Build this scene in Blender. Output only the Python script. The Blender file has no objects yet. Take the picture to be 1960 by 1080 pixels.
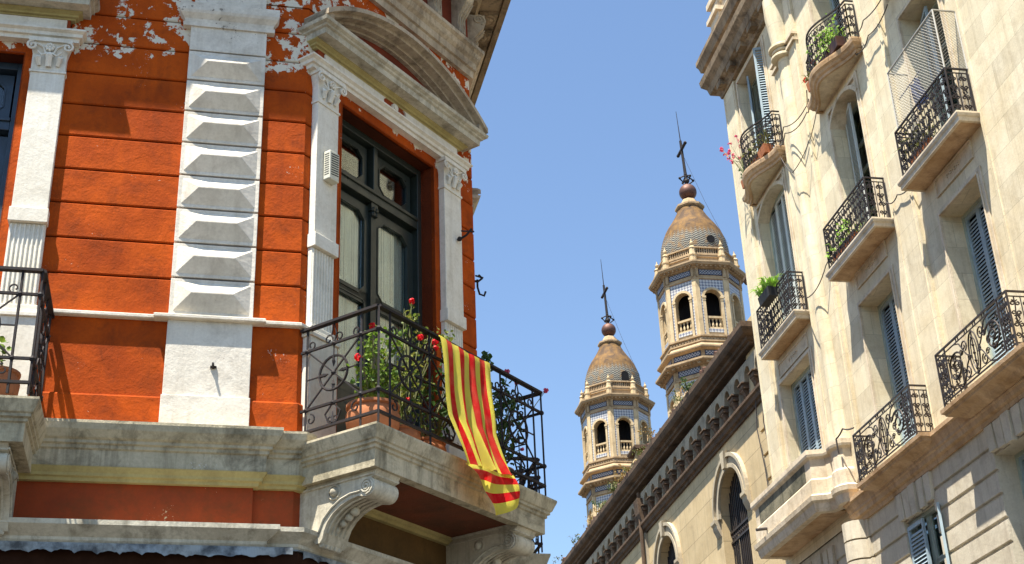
import bpy, math, random
from math import sin, cos, tan, pi, sqrt, atan2, radians as rad
from mathutils import Vector, Matrix
random.seed(7)
SC = bpy.context.scene
COL = SC.collection

# ------------------------------------------------------------------ camera
FPX, PITCH, ROLL = 2689.2, rad(26.748), rad(-2.468)
cam = bpy.data.cameras.new("camera")
cam.sensor_width = 36.0
cam.lens = FPX / 1960 * 36.0
cam.clip_start, cam.clip_end = 0.1, 2000
camo = bpy.data.objects.new("camera", cam); COL.objects.link(camo)
_f = Vector((0, cos(PITCH), sin(PITCH))); _r = Vector((1, 0, 0)); _u = _r.cross(_f)
_R = _r * cos(ROLL) + _u * sin(ROLL); _U = _u * cos(ROLL) - _r * sin(ROLL)
camo.matrix_world = Matrix(((_R.x, _U.x, -_f.x, 0), (_R.y, _U.y, -_f.y, 0), (_R.z, _U.z, -_f.z, 1.6), (0, 0, 0, 1)))
SC.camera = camo

# ------------------------------------------------------------------ light
SUN_AZ, SUN_EL = rad(-128.5), rad(70)
sdir = Vector((cos(SUN_AZ) * cos(SUN_EL), sin(SUN_AZ) * cos(SUN_EL), sin(SUN_EL)))
w = bpy.data.worlds.new("World"); SC.world = w; w.use_nodes = True
nt = w.node_tree; nt.nodes.clear()
sky = nt.nodes.new("ShaderNodeTexSky"); sky.sky_type = 'NISHITA'; sky.sun_disc = False
sky.sun_elevation = SUN_EL; sky.sun_rotation = atan2(sdir.x, sdir.y)
sky.air_density = 1.15; sky.dust_density = 0.15; sky.ozone_density = 3.0
bg = nt.nodes.new("ShaderNodeBackground"); bg.inputs[1].default_value = 0.080
wo = nt.nodes.new("ShaderNodeOutputWorld")
nt.links.new(sky.outputs[0], bg.inputs[0]); nt.links.new(bg.outputs[0], wo.inputs[0])
sl = bpy.data.lights.new("sun", 'SUN'); sl.energy = 5.0; sl.angle = rad(0.5); sl.color = (1.0, 0.935, 0.83)
so = bpy.data.objects.new("sun", sl); COL.objects.link(so)
so.location = (-40, -50, 90); so.rotation_euler = sdir.to_track_quat('Z', 'Y').to_euler()
SC.view_settings.view_transform = 'Standard'; SC.view_settings.look = 'None'
SC.view_settings.gamma = 1.0
SC.view_settings.exposure = 1.45

# ------------------------------------------------------------------ materials
class NT:
    def __init__(s, name):
        s.m = bpy.data.materials.new(name); s.m.use_nodes = True
        s.t = s.m.node_tree; s.t.nodes.clear()
        s.out = s.t.nodes.new("ShaderNodeOutputMaterial")
        s.b = s.t.nodes.new("ShaderNodeBsdfPrincipled")
        s.t.links.new(s.b.outputs[0], s.out.inputs[0])
        s.uv = s.n("ShaderNodeTexCoord").outputs['UV']
        s.ob = s.n("ShaderNodeTexCoord").outputs['Object']
    def n(s, typ, **k):
        x = s.t.nodes.new(typ)
        for a, v in k.items(): setattr(x, a, v)
        return x
    def put(s, sock, v):
        if isinstance(v, bpy.types.NodeSocket): s.t.links.new(v, sock)
        elif isinstance(v, (tuple, list)):
            sock.default_value = tuple(v) + ((1.0,) if len(sock.default_value) == 4 and len(v) == 3 else ())
        else: sock.default_value = v
    def math(s, op, a, b=0.0, c=None, clamp=False):
        x = s.n("ShaderNodeMath", operation=op); x.use_clamp = clamp
        s.put(x.inputs[0], a); s.put(x.inputs[1], b)
        if c is not None: s.put(x.inputs[2], c)
        return x.outputs[0]
    def mix(s, f, a, b, bt='MIX'):
        x = s.n("ShaderNodeMix", data_type='RGBA', blend_type=bt); x.clamp_factor = True
        s.put(x.inputs[0], f); s.put(x.inputs[6], a); s.put(x.inputs[7], b)
        return x.outputs[2]
    def mapv(s, v, sc=(1, 1, 1), loc=(0, 0, 0), rot=(0, 0, 0)):
        x = s.n("ShaderNodeMapping"); s.put(x.inputs[0], v)
        x.inputs[1].default_value = loc; x.inputs[2].default_value = rot; x.inputs[3].default_value = sc
        return x.outputs[0]
    def noise(s, v, scale=1, detail=6, rough=.55, dist=0):
        x = s.n("ShaderNodeTexNoise"); s.put(x.inputs['Vector'], v)
        x.inputs['Scale'].default_value = scale; x.inputs['Detail'].default_value = detail
        x.inputs['Roughness'].default_value = rough; x.inputs['Distortion'].default_value = dist
        return x.outputs[0]
    def step(s, v, lo, hi, a=0.0, b=1.0):
        x = s.n("ShaderNodeMapRange"); x.clamp = True
        s.put(x.inputs[0], v); x.inputs[1].default_value = lo; x.inputs[2].default_value = hi
        x.inputs[3].default_value = a; x.inputs[4].default_value = b
        return x.outputs[0]
    def sep(s, v):
        x = s.n("ShaderNodeSeparateXYZ"); s.put(x.inputs[0], v); return x.outputs
    def bump(s, h, strength=.3, dist=.01, prev=None):
        x = s.n("ShaderNodeBump"); x.inputs['Strength'].default_value = strength; x.inputs['Distance'].default_value = dist
        s.put(x.inputs['Height'], h)
        if prev is not None: s.put(x.inputs['Normal'], prev)
        return x.outputs[0]
    def done(s, col, rough=.85, nor=None, metal=0.0, spec=.12):
        s.put(s.b.inputs['Base Color'], col); s.put(s.b.inputs['Roughness'], rough)
        s.put(s.b.inputs['Metallic'], metal); s.b.inputs['Specular IOR Level'].default_value = spec
        if nor is not None: s.put(s.b.inputs['Normal'], nor)
        return s.m

def plaster(name, c1, c2, dirt=(.1, .08, .05), dirt_amt=.35, streak=.3, chips=None, chip_thr=.70, chip_scale=9, rough=.88,
            bump=.35, scale=1.0, zone=None, joints=None, crack=0.0, fine=1.0):
    n = NT(name); P = n.ob
    a = n.noise(P, 1.6 * scale, 8, .62, .3)
    col = n.mix(n.step(a, .38, .64), c1, c2)
    f = n.noise(P, 38 * scale, 4, .6)
    col = n.mix(n.math('MULTIPLY', n.step(f, .35, .75), .22 * fine), col, dirt)
    d = n.step(n.noise(n.mapv(P, loc=(3, 7, 1)), 3.3 * scale, 9, .7, .5), .50, .72)
    col = n.mix(n.math('MULTIPLY', d, dirt_amt), col, dirt)
    if streak:
        st = n.step(n.noise(n.mapv(P, sc=(9 * scale, 9 * scale, .55 * scale)), 1, 6, .65), .50, .74)
        col = n.mix(n.math('MULTIPLY', st, streak), col, dirt)
    h = n.math('ADD', n.math('MULTIPLY', n.noise(P, 5 * scale, 8, .65, .4), 1.0), n.math('MULTIPLY', f, .28))
    if chips is not None:
        cn = n.noise(n.mapv(P, loc=(1, 2, 9)), chip_scale, 10, .68, .25)
        big = n.noise(n.mapv(P, loc=(5, 1, 2)), 1.3, 3, .5)
        v = n.math('ADD', cn, n.math('MULTIPLY', n.math('SUBTRACT', big, .5), .45))
        if zone is not None:
            z = n.sep(P)[2]
            v = n.math('ADD', v, n.step(z, zone[0], zone[1], 0.0, zone[2]))
        mk = n.step(v, chip_thr, chip_thr + .012)
        tn = n.math('ADD', n.noise(n.mapv(P, loc=(4, 4, 4)), 42, 5, .7), n.math('MULTIPLY', n.math('SUBTRACT', n.noise(n.mapv(P, loc=(8, 1, 3)), 2.6, 3, .5), .5), .9))
        mk = n.math('MAXIMUM', mk, n.step(tn, .80, .82))
        col = n.mix(mk, col, chips)
        h = n.math('SUBTRACT', h, n.math('MULTIPLY', mk, .35))
    if crack:
        vo = n.n("ShaderNodeTexVoronoi", feature='DISTANCE_TO_EDGE'); n.put(vo.inputs['Vector'], n.mapv(n.math('ADD', 0, 0) if False else P, sc=(1, 1, 1)))
        vo.inputs['Scale'].default_value = 1.1
        ck = n.step(n.math('ADD', vo.outputs[0], n.math('MULTIPLY', n.noise(P, 7, 6, .7), .05)), .026, .034, 1, 0)
        col = n.mix(n.math('MULTIPLY', ck, crack), col, dirt)
    if joints:
        bw, rh, ms, amt = joints
        br = n.n("ShaderNodeTexBrick"); n.put(br.inputs['Vector'], n.uv)
        br.inputs['Scale'].default_value = 1; br.inputs['Brick Width'].default_value = bw; br.inputs['Row Height'].default_value = rh
        br.inputs['Mortar Size'].default_value = ms; br.inputs['Mortar Smooth'].default_value = .1
        br.inputs['Color1'].default_value = (1, 1, 1, 1); br.inputs['Color2'].default_value = (.84, .84, .84, 1); br.inputs['Mortar'].default_value = (1 - amt,) * 3 + (1,)
        col = n.mix(1.0, col, br.outputs[0], 'MULTIPLY')
        h = n.math('SUBTRACT', h, n.math('MULTIPLY', br.outputs[1], .5))
    return n.done(col, rough, n.bump(h, bump, .02))

M = {}
M['orange'] = plaster('orange_plaster', (.50, .082, .006), (.33, .050, .005), dirt=(.13, .028, .008), dirt_amt=.7, streak=.3,
                      chips=(.66, .60, .48), chip_thr=.80, chip_scale=5.5, zone=(9.75, 10.1, .27), bump=.5)
M['weathered'] = plaster('brown_weathered_moulding', (.56, .47, .34), (.38, .30, .21), dirt=(.08, .06, .04), dirt_amt=.85, streak=.6, chips=(.66, .62, .54), chip_thr=.74, chip_scale=8, bump=.6)
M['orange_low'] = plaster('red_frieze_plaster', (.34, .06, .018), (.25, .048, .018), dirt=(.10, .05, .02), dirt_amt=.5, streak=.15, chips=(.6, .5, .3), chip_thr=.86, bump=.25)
M['red_dark'] = plaster('dark_and_shaded_red_plaster', (.22, .04, .02), (.14, .028, .015), dirt=(.08, .05, .025), dirt_amt=.6, streak=.1, chips=(.5, .42, .32), chip_thr=.83, bump=.4)
M['white'] = plaster('white_quoin_plaster', (.75, .70, .60), (.65, .60, .50), dirt=(.30, .25, .19), dirt_amt=.5, streak=.35,
                     chips=(.26, .23, .19), chip_thr=.755, chip_scale=16, zone=(9.9, 10.5, .10), bump=.4)
M['cream'] = plaster('cream_pilaster_plaster', (.80, .76, .66), (.72, .67, .56), dirt=(.34, .28, .18), dirt_amt=.4, streak=.35, chips=(.25, .2, .15), chip_thr=.83, chip_scale=14, bump=.3)
M['aged'] = plaster('weathered_ledge_stone', (.58, .51, .36), (.42, .37, .25), dirt=(.075, .065, .04), dirt_amt=.85, streak=.75, chips=(.66, .64, .56), chip_thr=.76, chip_scale=7, bump=.6)
M['aged_pale'] = plaster('pale_weathered_moulding', (.64, .60, .48), (.48, .44, .34), dirt=(.12, .10, .065), dirt_amt=.75, streak=.6, chips=(.74, .72, .66), chip_thr=.76, chip_scale=8, bump=.5)
M['yellow'] = plaster('ochre_moulding', (.50, .42, .18), (.40, .33, .14), dirt=(.16, .12, .05), dirt_amt=.4, streak=.2, bump=.25)
M['groove'] = plaster('dark_joint_plaster', (.10, .022, .008), (.06, .015, .006), dirt=(.03, .01, .005), dirt_amt=.5, streak=0, bump=.2)  # very dark red, shows in the joints between the courses
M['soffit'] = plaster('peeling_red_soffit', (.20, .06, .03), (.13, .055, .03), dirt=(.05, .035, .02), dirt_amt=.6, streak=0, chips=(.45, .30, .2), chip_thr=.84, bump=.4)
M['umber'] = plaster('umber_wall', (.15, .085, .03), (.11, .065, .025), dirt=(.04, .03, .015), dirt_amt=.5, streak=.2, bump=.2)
M['stoneR'] = plaster('pale_ashlar_stone', (.80, .71, .51), (.73, .62, .41), dirt=(.36, .28, .17), dirt_amt=.36, streak=.38, bump=.25, joints=(1.3, .42, .004, .34))
M['plainR'] = plaster('pale_stone_trim', (.74, .64, .48), (.60, .50, .35), dirt=(.26, .19, .12), dirt_amt=.6, streak=.45, bump=.3)
M['rustR'] = plaster('rusticated_stone', (.64, .58, .45), (.54, .48, .36), dirt=(.24, .19, .14), dirt_amt=.4, streak=.4, bump=.3)
M['ledgeR'] = plaster('stained_warm_bounce_stone', (.62, .44, .27), (.45, .29, .15), dirt=(.18, .10, .05), dirt_amt=.7, streak=.35, bump=.4)  # orange-brown of stains, with warm bounce light on the undersides mixed in
M['corniceR'] = plaster('blackened_cornice_stone', (.36, .27, .17), (.20, .145, .09), dirt=(.04, .033, .026), dirt_amt=.95, streak=.5, bump=.6)
M['darkpanel'] = plaster('sooty_panel', (.28, .25, .17), (.14, .13, .09), dirt=(.03, .033, .02), dirt_amt=.9, streak=.8, bump=.5)
M['tan'] = plaster('tan_church_stucco', (.64, .50, .29), (.56, .43, .24), dirt=(.26, .20, .12), dirt_amt=.3, streak=.35, bump=.2, joints=(30, .56, .008, .45))
M['greytan'] = plaster('grey_church_stucco', (.50, .43, .30), (.42, .36, .26), dirt=(.16, .13, .10), dirt_amt=.5, streak=.4, bump=.3)
M['brownstone'] = plaster('brown_church_stone', (.15, .10, .065), (.085, .058, .04), dirt=(.025, .02, .015), dirt_amt=.8, streak=.5, bump=.7)
M['sootystone'] = plaster('sooty_church_stucco', (.44, .37, .26), (.32, .27, .19), dirt=(.08, .065, .045), dirt_amt=.8, streak=.5, bump=.5)
M['rubble'] = plaster('rubble_stone', (.50, .38, .20), (.30, .22, .12), dirt=(.10, .07, .04), dirt_amt=.7, streak=.2, bump=1.0, scale=2)
M['tower'] = plaster('tower_cream_stone', (.62, .49, .30), (.50, .38, .22), dirt=(.22, .15, .08), dirt_amt=.55, streak=.45, bump=.35)
M['towertrim'] = plaster('tower_moulding_stone', (.48, .35, .21), (.36, .26, .15), dirt=(.12, .08, .05), dirt_amt=.7, streak=.35, bump=.5)
M['terracotta'] = plaster('terracotta_clay', (.48, .19, .09), (.38, .14, .06), dirt=(.2, .1, .06), dirt_amt=.4, streak=.3, bump=.2)
M['asphalt'] = plaster('asphalt', (.055, .055, .055), (.045, .045, .047), dirt=(.03, .03, .03), dirt_amt=.4, streak=0, bump=.3)
M['paving'] = plaster('paving', (.30, .28, .25), (.25, .235, .21), dirt=(.12, .11, .1), dirt_amt=.4, streak=0, bump=.3, joints=(.4, .4, .01, .5))
M['earth'] = plaster('city_ground', (.075, .068, .06), (.06, .055, .05), dirt=(.04, .037, .034), dirt_amt=.4, streak=0, bump=.2)
M['roof'] = plaster('roof_clay_tile', (.16, .085, .06), (.10, .065, .05), dirt=(.06, .045, .035), dirt_amt=.7, streak=.2, bump=.6)

def simple(name, col, rough=.5, metal=0.0, var=.25, scale=12, spec=.4, bump=.15, dark=None):
    n = NT(name); f = n.noise(n.ob, scale, 6, .6)
    d = dark if dark else tuple(c * .55 for c in col)
    c = n.mix(n.math('MULTIPLY', n.step(f, .4, .7), var * 2), col, d)
    return n.done(c, n.step(f, .3, .7, max(.05, rough - .08), min(1, rough + .12)), n.bump(f, bump, .004), metal, spec)
M['iron'] = simple('black_wrought_iron', (.018, .017, .019), .7, .1, .3, 30, .25, .3, (.05, .03, .022))
M['ironbrown'] = simple('brown_wrought_iron', (.045, .033, .026), .5, .4, .4, 25, .5, .4, (.02, .016, .014))
M['door'] = simple('dark_green_door_paint', (.022, .030, .024), .35, 0, .3, 8, .5, .1)
M['bluedoor'] = simple('dark_blue_door_paint', (.020, .040, .065), .4, 0, .3, 8, .5, .1)
M['reveal'] = plaster('red_reveal_plaster', (.42, .085, .03), (.34, .065, .025), dirt=(.16, .05, .03), dirt_amt=.3, streak=.2, chips=(.7, .55, .48), chip_thr=.79, chip_scale=22, bump=.35)
M['shutter'] = simple('grey_blue_shutter_paint', (.34, .43, .47), .6, 0, .25, 6, .3, .1, (.22, .29, .32))
M['shutter_sunlit'] = simple('sunlit_shutter_paint', (.58, .60, .55), .6, 0, .25, 6, .3, .1, (.40, .42, .38))  # paler copy of the shutter paint, sunlight on the slats put in
M['framegreen'] = simple('sage_window_paint', (.40, .46, .40), .5, 0, .25, 6, .3, .1)
M['dark'] = simple('painted_interior_shade', (.012, .012, .014), .9, 0, .2, 3, .1, 0)  # near-black colour stands in for the shade of interiors
M['alarm'] = simple('beige_plastic', (.62, .60, .48), .5, 0, .15, 20, .4, .05)
M['slot'] = simple('dark_slot', (.03, .03, .03), .8)
M['zinc'] = simple('tarnished_zinc', (.30, .34, .36), .6, .2, .6, 7, .3, .3, (.07, .08, .09))
M['awning'] = simple('shade_dark_brown', (.030, .012, .006), .9, 0, .4, 5, .1, .1)  # near-black brown; the shade under the awning is put into it
M['copper'] = simple('brown_copper', (.13, .065, .045), .55, .5, .4, 6, .4, .2, (.07, .035, .03))
M['wire'] = simple('pale_wire', (.42, .40, .35), .5, .3, .2)
M['cable'] = simple('dark_cable', (.06, .05, .045), .7)
M['navy'] = simple('navy_tile', (.018, .02, .05), .5)
M['bluecloth'] = simple('dark_blue_cloth', (.03, .045, .11), .9)
M['white_paint'] = simple('white_paint', (.78, .77, .74), .5, 0, .15, 4, .3, .05)
M['gull'] = simple('pale_fixture', (.7, .7, .66), .6)

def leafmat(name, c1, c2, sc=22):
    n = NT(name)
    f = n.noise(n.ob, sc, 3, .7)
    c = n.mix(n.step(f, .35, .65), c1, c2)
    n.done(c, .55, None, 0, .3)
    tr = n.n("ShaderNodeBsdfTranslucent"); n.put(tr.inputs[0], c)
    ms = n.n("ShaderNodeMixShader"); ms.inputs[0].default_value = .35
    n.t.links.new(n.b.outputs[0], ms.inputs[1]); n.t.links.new(tr.outputs[0], ms.inputs[2]); n.t.links.new(ms.outputs[0], n.out.inputs[0])
    return n.m
M['leaf'] = leafmat('geranium_leaf', (.06, .15, .015), (.22, .30, .04))
M['leafmix'] = leafmat('yellowing_geranium_leaf', (.07, .15, .02), (.26, .24, .05), 26)
M['leafdark'] = leafmat('dark_leaf', (.035, .08, .018), (.06, .12, .03))
M['leafbright'] = leafmat('bright_fern_leaf', (.22, .42, .04), (.34, .50, .10))
M['leafdry'] = leafmat('dry_leaf', (.18, .15, .05), (.10, .14, .03))
M['leafrust'] = leafmat('rusty_leaf', (.34, .16, .05), (.20, .18, .04))
M['stem'] = simple('plant_stem', (.16, .17, .06), .7)
M['petal'] = leafmat('red_petal', (.75, .015, .02), (.60, .01, .02))
M['petalpink'] = leafmat('pink_petal', (.75, .12, .22), (.65, .06, .14))

def glassmat(name, tint=(.02, .025, .02), alpha=.45):
    n = NT(name)
    n.done(tint, .03, n.bump(n.noise(n.ob, 2.5, 3, .5), .02, .02), 0, .9)
    tr = n.n("ShaderNodeBsdfTransparent"); tr.inputs[0].default_value = (.80, .84, .80, 1)
    gl = n.n("ShaderNodeBsdfGlossy"); gl.inputs[0].default_value = (.9, .92, .95, 1); gl.inputs[1].default_value = .02
    n.t.links.new(n.bump(n.noise(n.ob, 2.5, 3, .5), .03, .02), gl.inputs['Normal'])
    fr = n.n("ShaderNodeFresnel"); fr.inputs[0].default_value = 1.6
    fa = n.math('ADD', n.math('MULTIPLY', fr.outputs[0], .42), .02, clamp=True)
    ms = n.n("ShaderNodeMixShader"); n.t.links.new(fa, ms.inputs[0])
    n.t.links.new(tr.outputs[0], ms.inputs[1]); n.t.links.new(gl.outputs[0], ms.inputs[2]); n.t.links.new(ms.outputs[0], n.out.inputs[0])
    return n.m
M['glass'] = glassmat('window_glass')

def curtainmat():
    n = NT('striped_fold_shade_curtain'); x = n.sep(n.uv)[0]
    w1 = n.step(n.math('SINE', n.math('MULTIPLY', x, 130)), .55, .9)  # stripe contrast raised so the dark stripes also shade the folds
    c = n.mix(w1, (.88, .88, .84), (.26, .32, .40))
    return n.done(c, .9, None, 0, .1)
M['curtain'] = curtainmat()

def flagmat():
    n = NT('striped_flag_cloth'); x = n.sep(n.uv)[0]
    k = n.math('MODULO', n.math('FLOOR', n.math('MULTIPLY', x, 9)), 2)
    wv = n.math('ADD', n.math('MULTIPLY', n.noise(n.mapv(n.ob, sc=(30, 30, 6)), 1, 4, .6), 3.0), n.noise(n.mapv(n.uv, sc=(300, 300, 1)), 1, 2, .5))
    c = n.mix(k, (.86, .74, .10), (.78, .012, .016))
    c = n.mix(n.step(n.noise(n.ob, 6, 5, .6), .4, .7, 0, .25), c, (.55, .42, .20))
    n.done(c, .8, n.bump(wv, .5, .006), 0, .1)
    tr = n.n("ShaderNodeBsdfTranslucent"); n.put(tr.inputs[0], c)
    ms = n.n("ShaderNodeMixShader"); ms.inputs[0].default_value = .42
    n.t.links.new(n.b.outputs[0], ms.inputs[1]); n.t.links.new(tr.outputs[0], ms.inputs[2]); n.t.links.new(ms.outputs[0], n.out.inputs[0])
    return n.m
M['flag'] = flagmat()

def tilemat(name, mode):
    n = NT(name)
    if mode == 'check':       # white tiles set diagonally on blue ground
        v = n.mapv(n.uv, sc=(1, 1, 1), rot=(0, 0, rad(45)))
        x = n.n("ShaderNodeTexChecker"); n.put(x.inputs[0], v); x.inputs[3].default_value = 9.5
        c = n.mix(x.outputs[1], (.50, .50, .48), (.15, .16, .21))
        c = n.mix(n.step(n.noise(n.ob, 5, 6, .6), .45, .7, 0, .5), c, (.45, .38, .28))
        return n.done(c, .35, None, 0, .5)
    if mode == 'frieze':      # dark blue field with pale lozenges
        v = n.mapv(n.uv, sc=(1, 1, 1), rot=(0, 0, rad(45)))
        x = n.n("ShaderNodeTexBrick"); n.put(x.inputs['Vector'], v); x.offset = 0
        x.inputs['Scale'].default_value = 1; x.inputs['Brick Width'].default_value = .10; x.inputs['Row Height'].default_value = .10
        x.inputs['Mortar Size'].default_value = .013; x.inputs['Mortar Smooth'].default_value = 0
        x.inputs['Color1'].default_value = (.016, .017, .035, 1); x.inputs['Color2'].default_value = (.028, .028, .05, 1); x.inputs['Mortar'].default_value = (.34, .33, .33, 1)
        return n.done(x.outputs[0], .35, None, 0, .5)
    if mode == 'dome':
        s = n.sep(n.uv); th = s[0]; z = s[1]
        tri = n.math('PINGPONG', n.math('MULTIPLY', th, 15), 1)        # zigzag round the dome
        ph = n.math('ADD', n.math('MULTIPLY', z, 8.5), n.math('MULTIPLY', tri, .7))
        ln = n.step(n.math('FRACT', ph), .50, .56)
        low = n.step(n.math('ADD', z, n.math('MULTIPLY', tri, -.25)), 32.75, 33.15, 1, 0)
        a = n.noise(n.ob, 2.2, 7, .6, .4)
        base = n.mix(n.step(a, .40, .62), (.22, .125, .045), (.085, .056, .036))
        gl = n.noise(n.mapv(n.ob, sc=(3, 3, .8)), 2, 5, .6)
        base = n.mix(n.step(gl, .52, .7, 0, .7), base, (.10, .065, .045))
        sc = n.math('FRACT', n.math('MULTIPLY', z, 9)); sc2 = n.math('FRACT', n.math('MULTIPLY', th, 26))
        base = n.mix(n.math('MULTIPLY', n.math('MAXIMUM', n.step(sc, .0, .16, 1, 0), n.step(sc2, 0, .12, 1, 0)), .5), base, (.08, .05, .035))
        pat = n.mix(ln, (.30, .29, .23), (.03, .03, .045))
        pat = n.mix(n.step(n.noise(n.ob, 3, 6, .6), .5, .65, 0, .8), pat, (.30, .18, .08))
        c = n.mix(low, base, pat)
        return n.done(c, .8, n.bump(n.math('ADD', sc, n.math('MULTIPLY', a, 1.5)), .5, .03), 0, .15)
M['check'] = tilemat('lozenge_tiles', 'check'); M['frieze'] = tilemat('blue_frieze_tiles', 'frieze'); M['dome'] = tilemat('dome_tiles', 'dome')

# ------------------------------------------------------------------ geometry helpers
class Fr:                                  # a facade: s runs along it, d out of it, z up
    def __init__(s, x, y, ang):
        a = rad(ang); s.x, s.y, s.ang = x, y, ang; s.u = (cos(a), sin(a)); s.n = (sin(a), -cos(a))
    def P(s, a, d, z): return (s.x + s.u[0] * a + s.n[0] * d, s.y + s.u[1] * a + s.n[1] * d, z)
    def at(s, a, d, ang): p = s.P(a, d, 0); return Fr(p[0], p[1], ang)

class MB:
    def __init__(s): s.v, s.f, s.uvf = [], [], {}
    def add(s, vs, fs, uvs=None):
        o = len(s.v); s.v += [tuple(v) for v in vs]
        for i, f in enumerate(fs):
            if uvs: s.uvf[len(s.f)] = uvs[i]
            s.f.append(tuple(o + k for k in f))
        return s
    def box(s, fr, s0, s1, d0, d1, z0, z1):
        P = fr.P
        return s.add([P(s0, d0, z0), P(s1, d0, z0), P(s1, d1, z0), P(s0, d1, z0), P(s0, d0, z1), P(s1, d0, z1), P(s1, d1, z1), P(s0, d1, z1)],
                     [(0, 1, 2, 3), (7, 6, 5, 4), (0, 4, 5, 1), (1, 5, 6, 2), (2, 6, 7, 3), (3, 7, 4, 0)])
    def prism(s, bot, top):                # two rings of equal length
        n = len(bot)
        return s.add(list(bot) + list(top), [tuple(range(n))[::-1], tuple(range(n, 2 * n))] + [(i, (i + 1) % n, n + (i + 1) % n, n + i) for i in range(n)])
    def sz(s, fr, pts, d0, d1): return s.prism([fr.P(a, d0, z) for a, z in pts], [fr.P(a, d1, z) for a, z in pts])
    def dz(s, fr, pts, s0, s1): return s.prism([fr.P(s0, d, z) for d, z in pts], [fr.P(s1, d, z) for d, z in pts])
    def sd(s, fr, pts, z0, z1): return s.prism([fr.P(a, d, z0) for a, d in pts], [fr.P(a, d, z1) for a, d in pts])
    def frustum(s, fr, r0, r1, d0, d1):    # r=(s0,s1,z0,z1)
        q = lambda r, d: [fr.P(r[0], d, r[2]), fr.P(r[1], d, r[2]), fr.P(r[1], d, r[3]), fr.P(r[0], d, r[3])]
        return s.prism(q(r0, d0), q(r1, d1))
    def sweep(s, path, prof, closed=False, caps=True):   # path [(x,y)], profile [(d,z)] closed polygon; mitred
        n = len(path); rings = []
        for i in range(n):
            def nrm(a, b):
                t = Vector((b[0] - a[0], b[1] - a[1])).normalized(); return Vector((t.y, -t.x))
            ns = []
            if i > 0 or closed: ns.append(nrm(path[i - 1], path[i]))
            if i < n - 1 or closed: ns.append(nrm(path[i], path[(i + 1) % n]))
            if len(ns) == 2:
                m = (ns[0] + ns[1]); m = m / max(.2, (1 + ns[0].dot(ns[1])))
            else: m = ns[0]
            rings.append([(path[i][0] + m.x * d, path[i][1] + m.y * d, z) for d, z in prof])
        k = len(prof); vs = [p for r in rings for p in r]; fs = []
        for i in range(n if closed else n - 1):
            j = (i + 1) % n
            for q in range(k):
                q2 = (q + 1) % k; fs.append((i * k + q, j * k + q, j * k + q2, i * k + q2))
        if caps and not closed: fs += [tuple(range(k)), tuple((n - 1) * k + q for q in range(k))[::-1]]
        return s.add(vs, fs)
    def tube(s, pts, r, n=5, closed=False):
        pts = [Vector(p) for p in pts]; N = len(pts)
        if N < 2: return s
        vs, fs = [], []; up = Vector((0, 0, 1)); prev = None
        for i, p in enumerate(pts):
            a = pts[(i - 1) % N] if (closed or i > 0) else p
            b = pts[(i + 1) % N] if (closed or i < N - 1) else p
            t = (b - a)
            if t.length < 1e-9: t = Vector((0, 0, 1))
            t.normalize()
            if prev is None:
                x = t.cross(up)
                if x.length < .05: x = t.cross(Vector((1, 0, 0)))
            else: x = prev - t * prev.dot(t)
            if x.length < 1e-6: x = t.orthogonal()
            x.normalize(); prev = x; y = t.cross(x)
            rr = r[i] if isinstance(r, (list, tuple)) else r
            for k in range(n):
                th = 2 * pi * k / n + pi / n; vs.append(p + x * cos(th) * rr + y * sin(th) * rr)
        for i in range(N if closed else N - 1):
            j = (i + 1) % N
            for k in range(n): fs.append((i * n + k, i * n + (k + 1) % n, j * n + (k + 1) % n, j * n + k))
        if not closed: fs += [tuple(range(n))[::-1], tuple((N - 1) * n + k for k in range(n))]
        return s.add(vs, fs)
    def lathe(s, c, prof, n=16, rot=0, uvr=None, flat=False):   # prof [(r,z)]
        vs, fs, uvs = [], [], []
        for r, z in prof:
            for k in range(n): th = rot + 2 * pi * k / n; vs.append((c[0] + cos(th) * r, c[1] + sin(th) * r, c[2] + z))
        m = len(prof)
        for i in range(m - 1):
            for k in range(n):
                fs.append((i * n + k, i * n + (k + 1) % n, (i + 1) * n + (k + 1) % n, (i + 1) * n + k))
                uvs.append([(k * uvr / n, c[2] + prof[i][1]), ((k + 1) * uvr / n, c[2] + prof[i][1]), ((k + 1) * uvr / n, c[2] + prof[i + 1][1]), (k * uvr / n, c[2] + prof[i + 1][1])] if uvr else None)
        fs += [tuple(range(n))[::-1], tuple((m - 1) * n + k for k in range(n))]; uvs += [None, None]
        if uvr:
            o = len(s.f); s.add(vs, fs)
            for i, u in enumerate(uvs):
                if u: s.uvf[o + i] = u
            return s
        return s.add(vs, fs)
    def ball(s, c, r, n=8, m=5, sz=1):
        return s.lathe(c, [(r * sin(pi * (i + .02) / m) if 0 < i < m else r * .02, -r * sz * cos(pi * i / m)) for i in range(m + 1)], n)
    def build(s, name, mat, parent=None, smooth=False, bevel=0, label=None):
        me = bpy.data.meshes.new(name)
        if parent is None:
            xs = [v[0] for v in s.v]; ys = [v[1] for v in s.v]; zs = [v[2] for v in s.v]
            L = Vector(((min(xs) + max(xs)) / 2, (min(ys) + max(ys)) / 2, min(zs)))
        else: L = ROOT[parent.name]
        me.from_pydata([(v[0] - L.x, v[1] - L.y, v[2] - L.z) for v in s.v], [], s.f)
        uvl = me.uv_layers.new(name="UVMap").data
        for p in me.polygons:
            nn = p.normal
            if p.index in s.uvf:
                for k, li in enumerate(p.loop_indices): uvl[li].uv = s.uvf[p.index][k]
                continue
            h = sqrt(nn.x ** 2 + nn.y ** 2)
            if h < .5:
                for li in p.loop_indices:
                    c = s.v[me.loops[li].vertex_index]; uvl[li].uv = (c[0], c[1])
            else:
                tx, ty = -nn.y / h, nn.x / h
                for li in p.loop_indices:
                    c = s.v[me.loops[li].vertex_index]; uvl[li].uv = (c[0] * tx + c[1] * ty, c[2])
        me.validate()
        if not isinstance(mat, list): mat = [mat]
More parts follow.
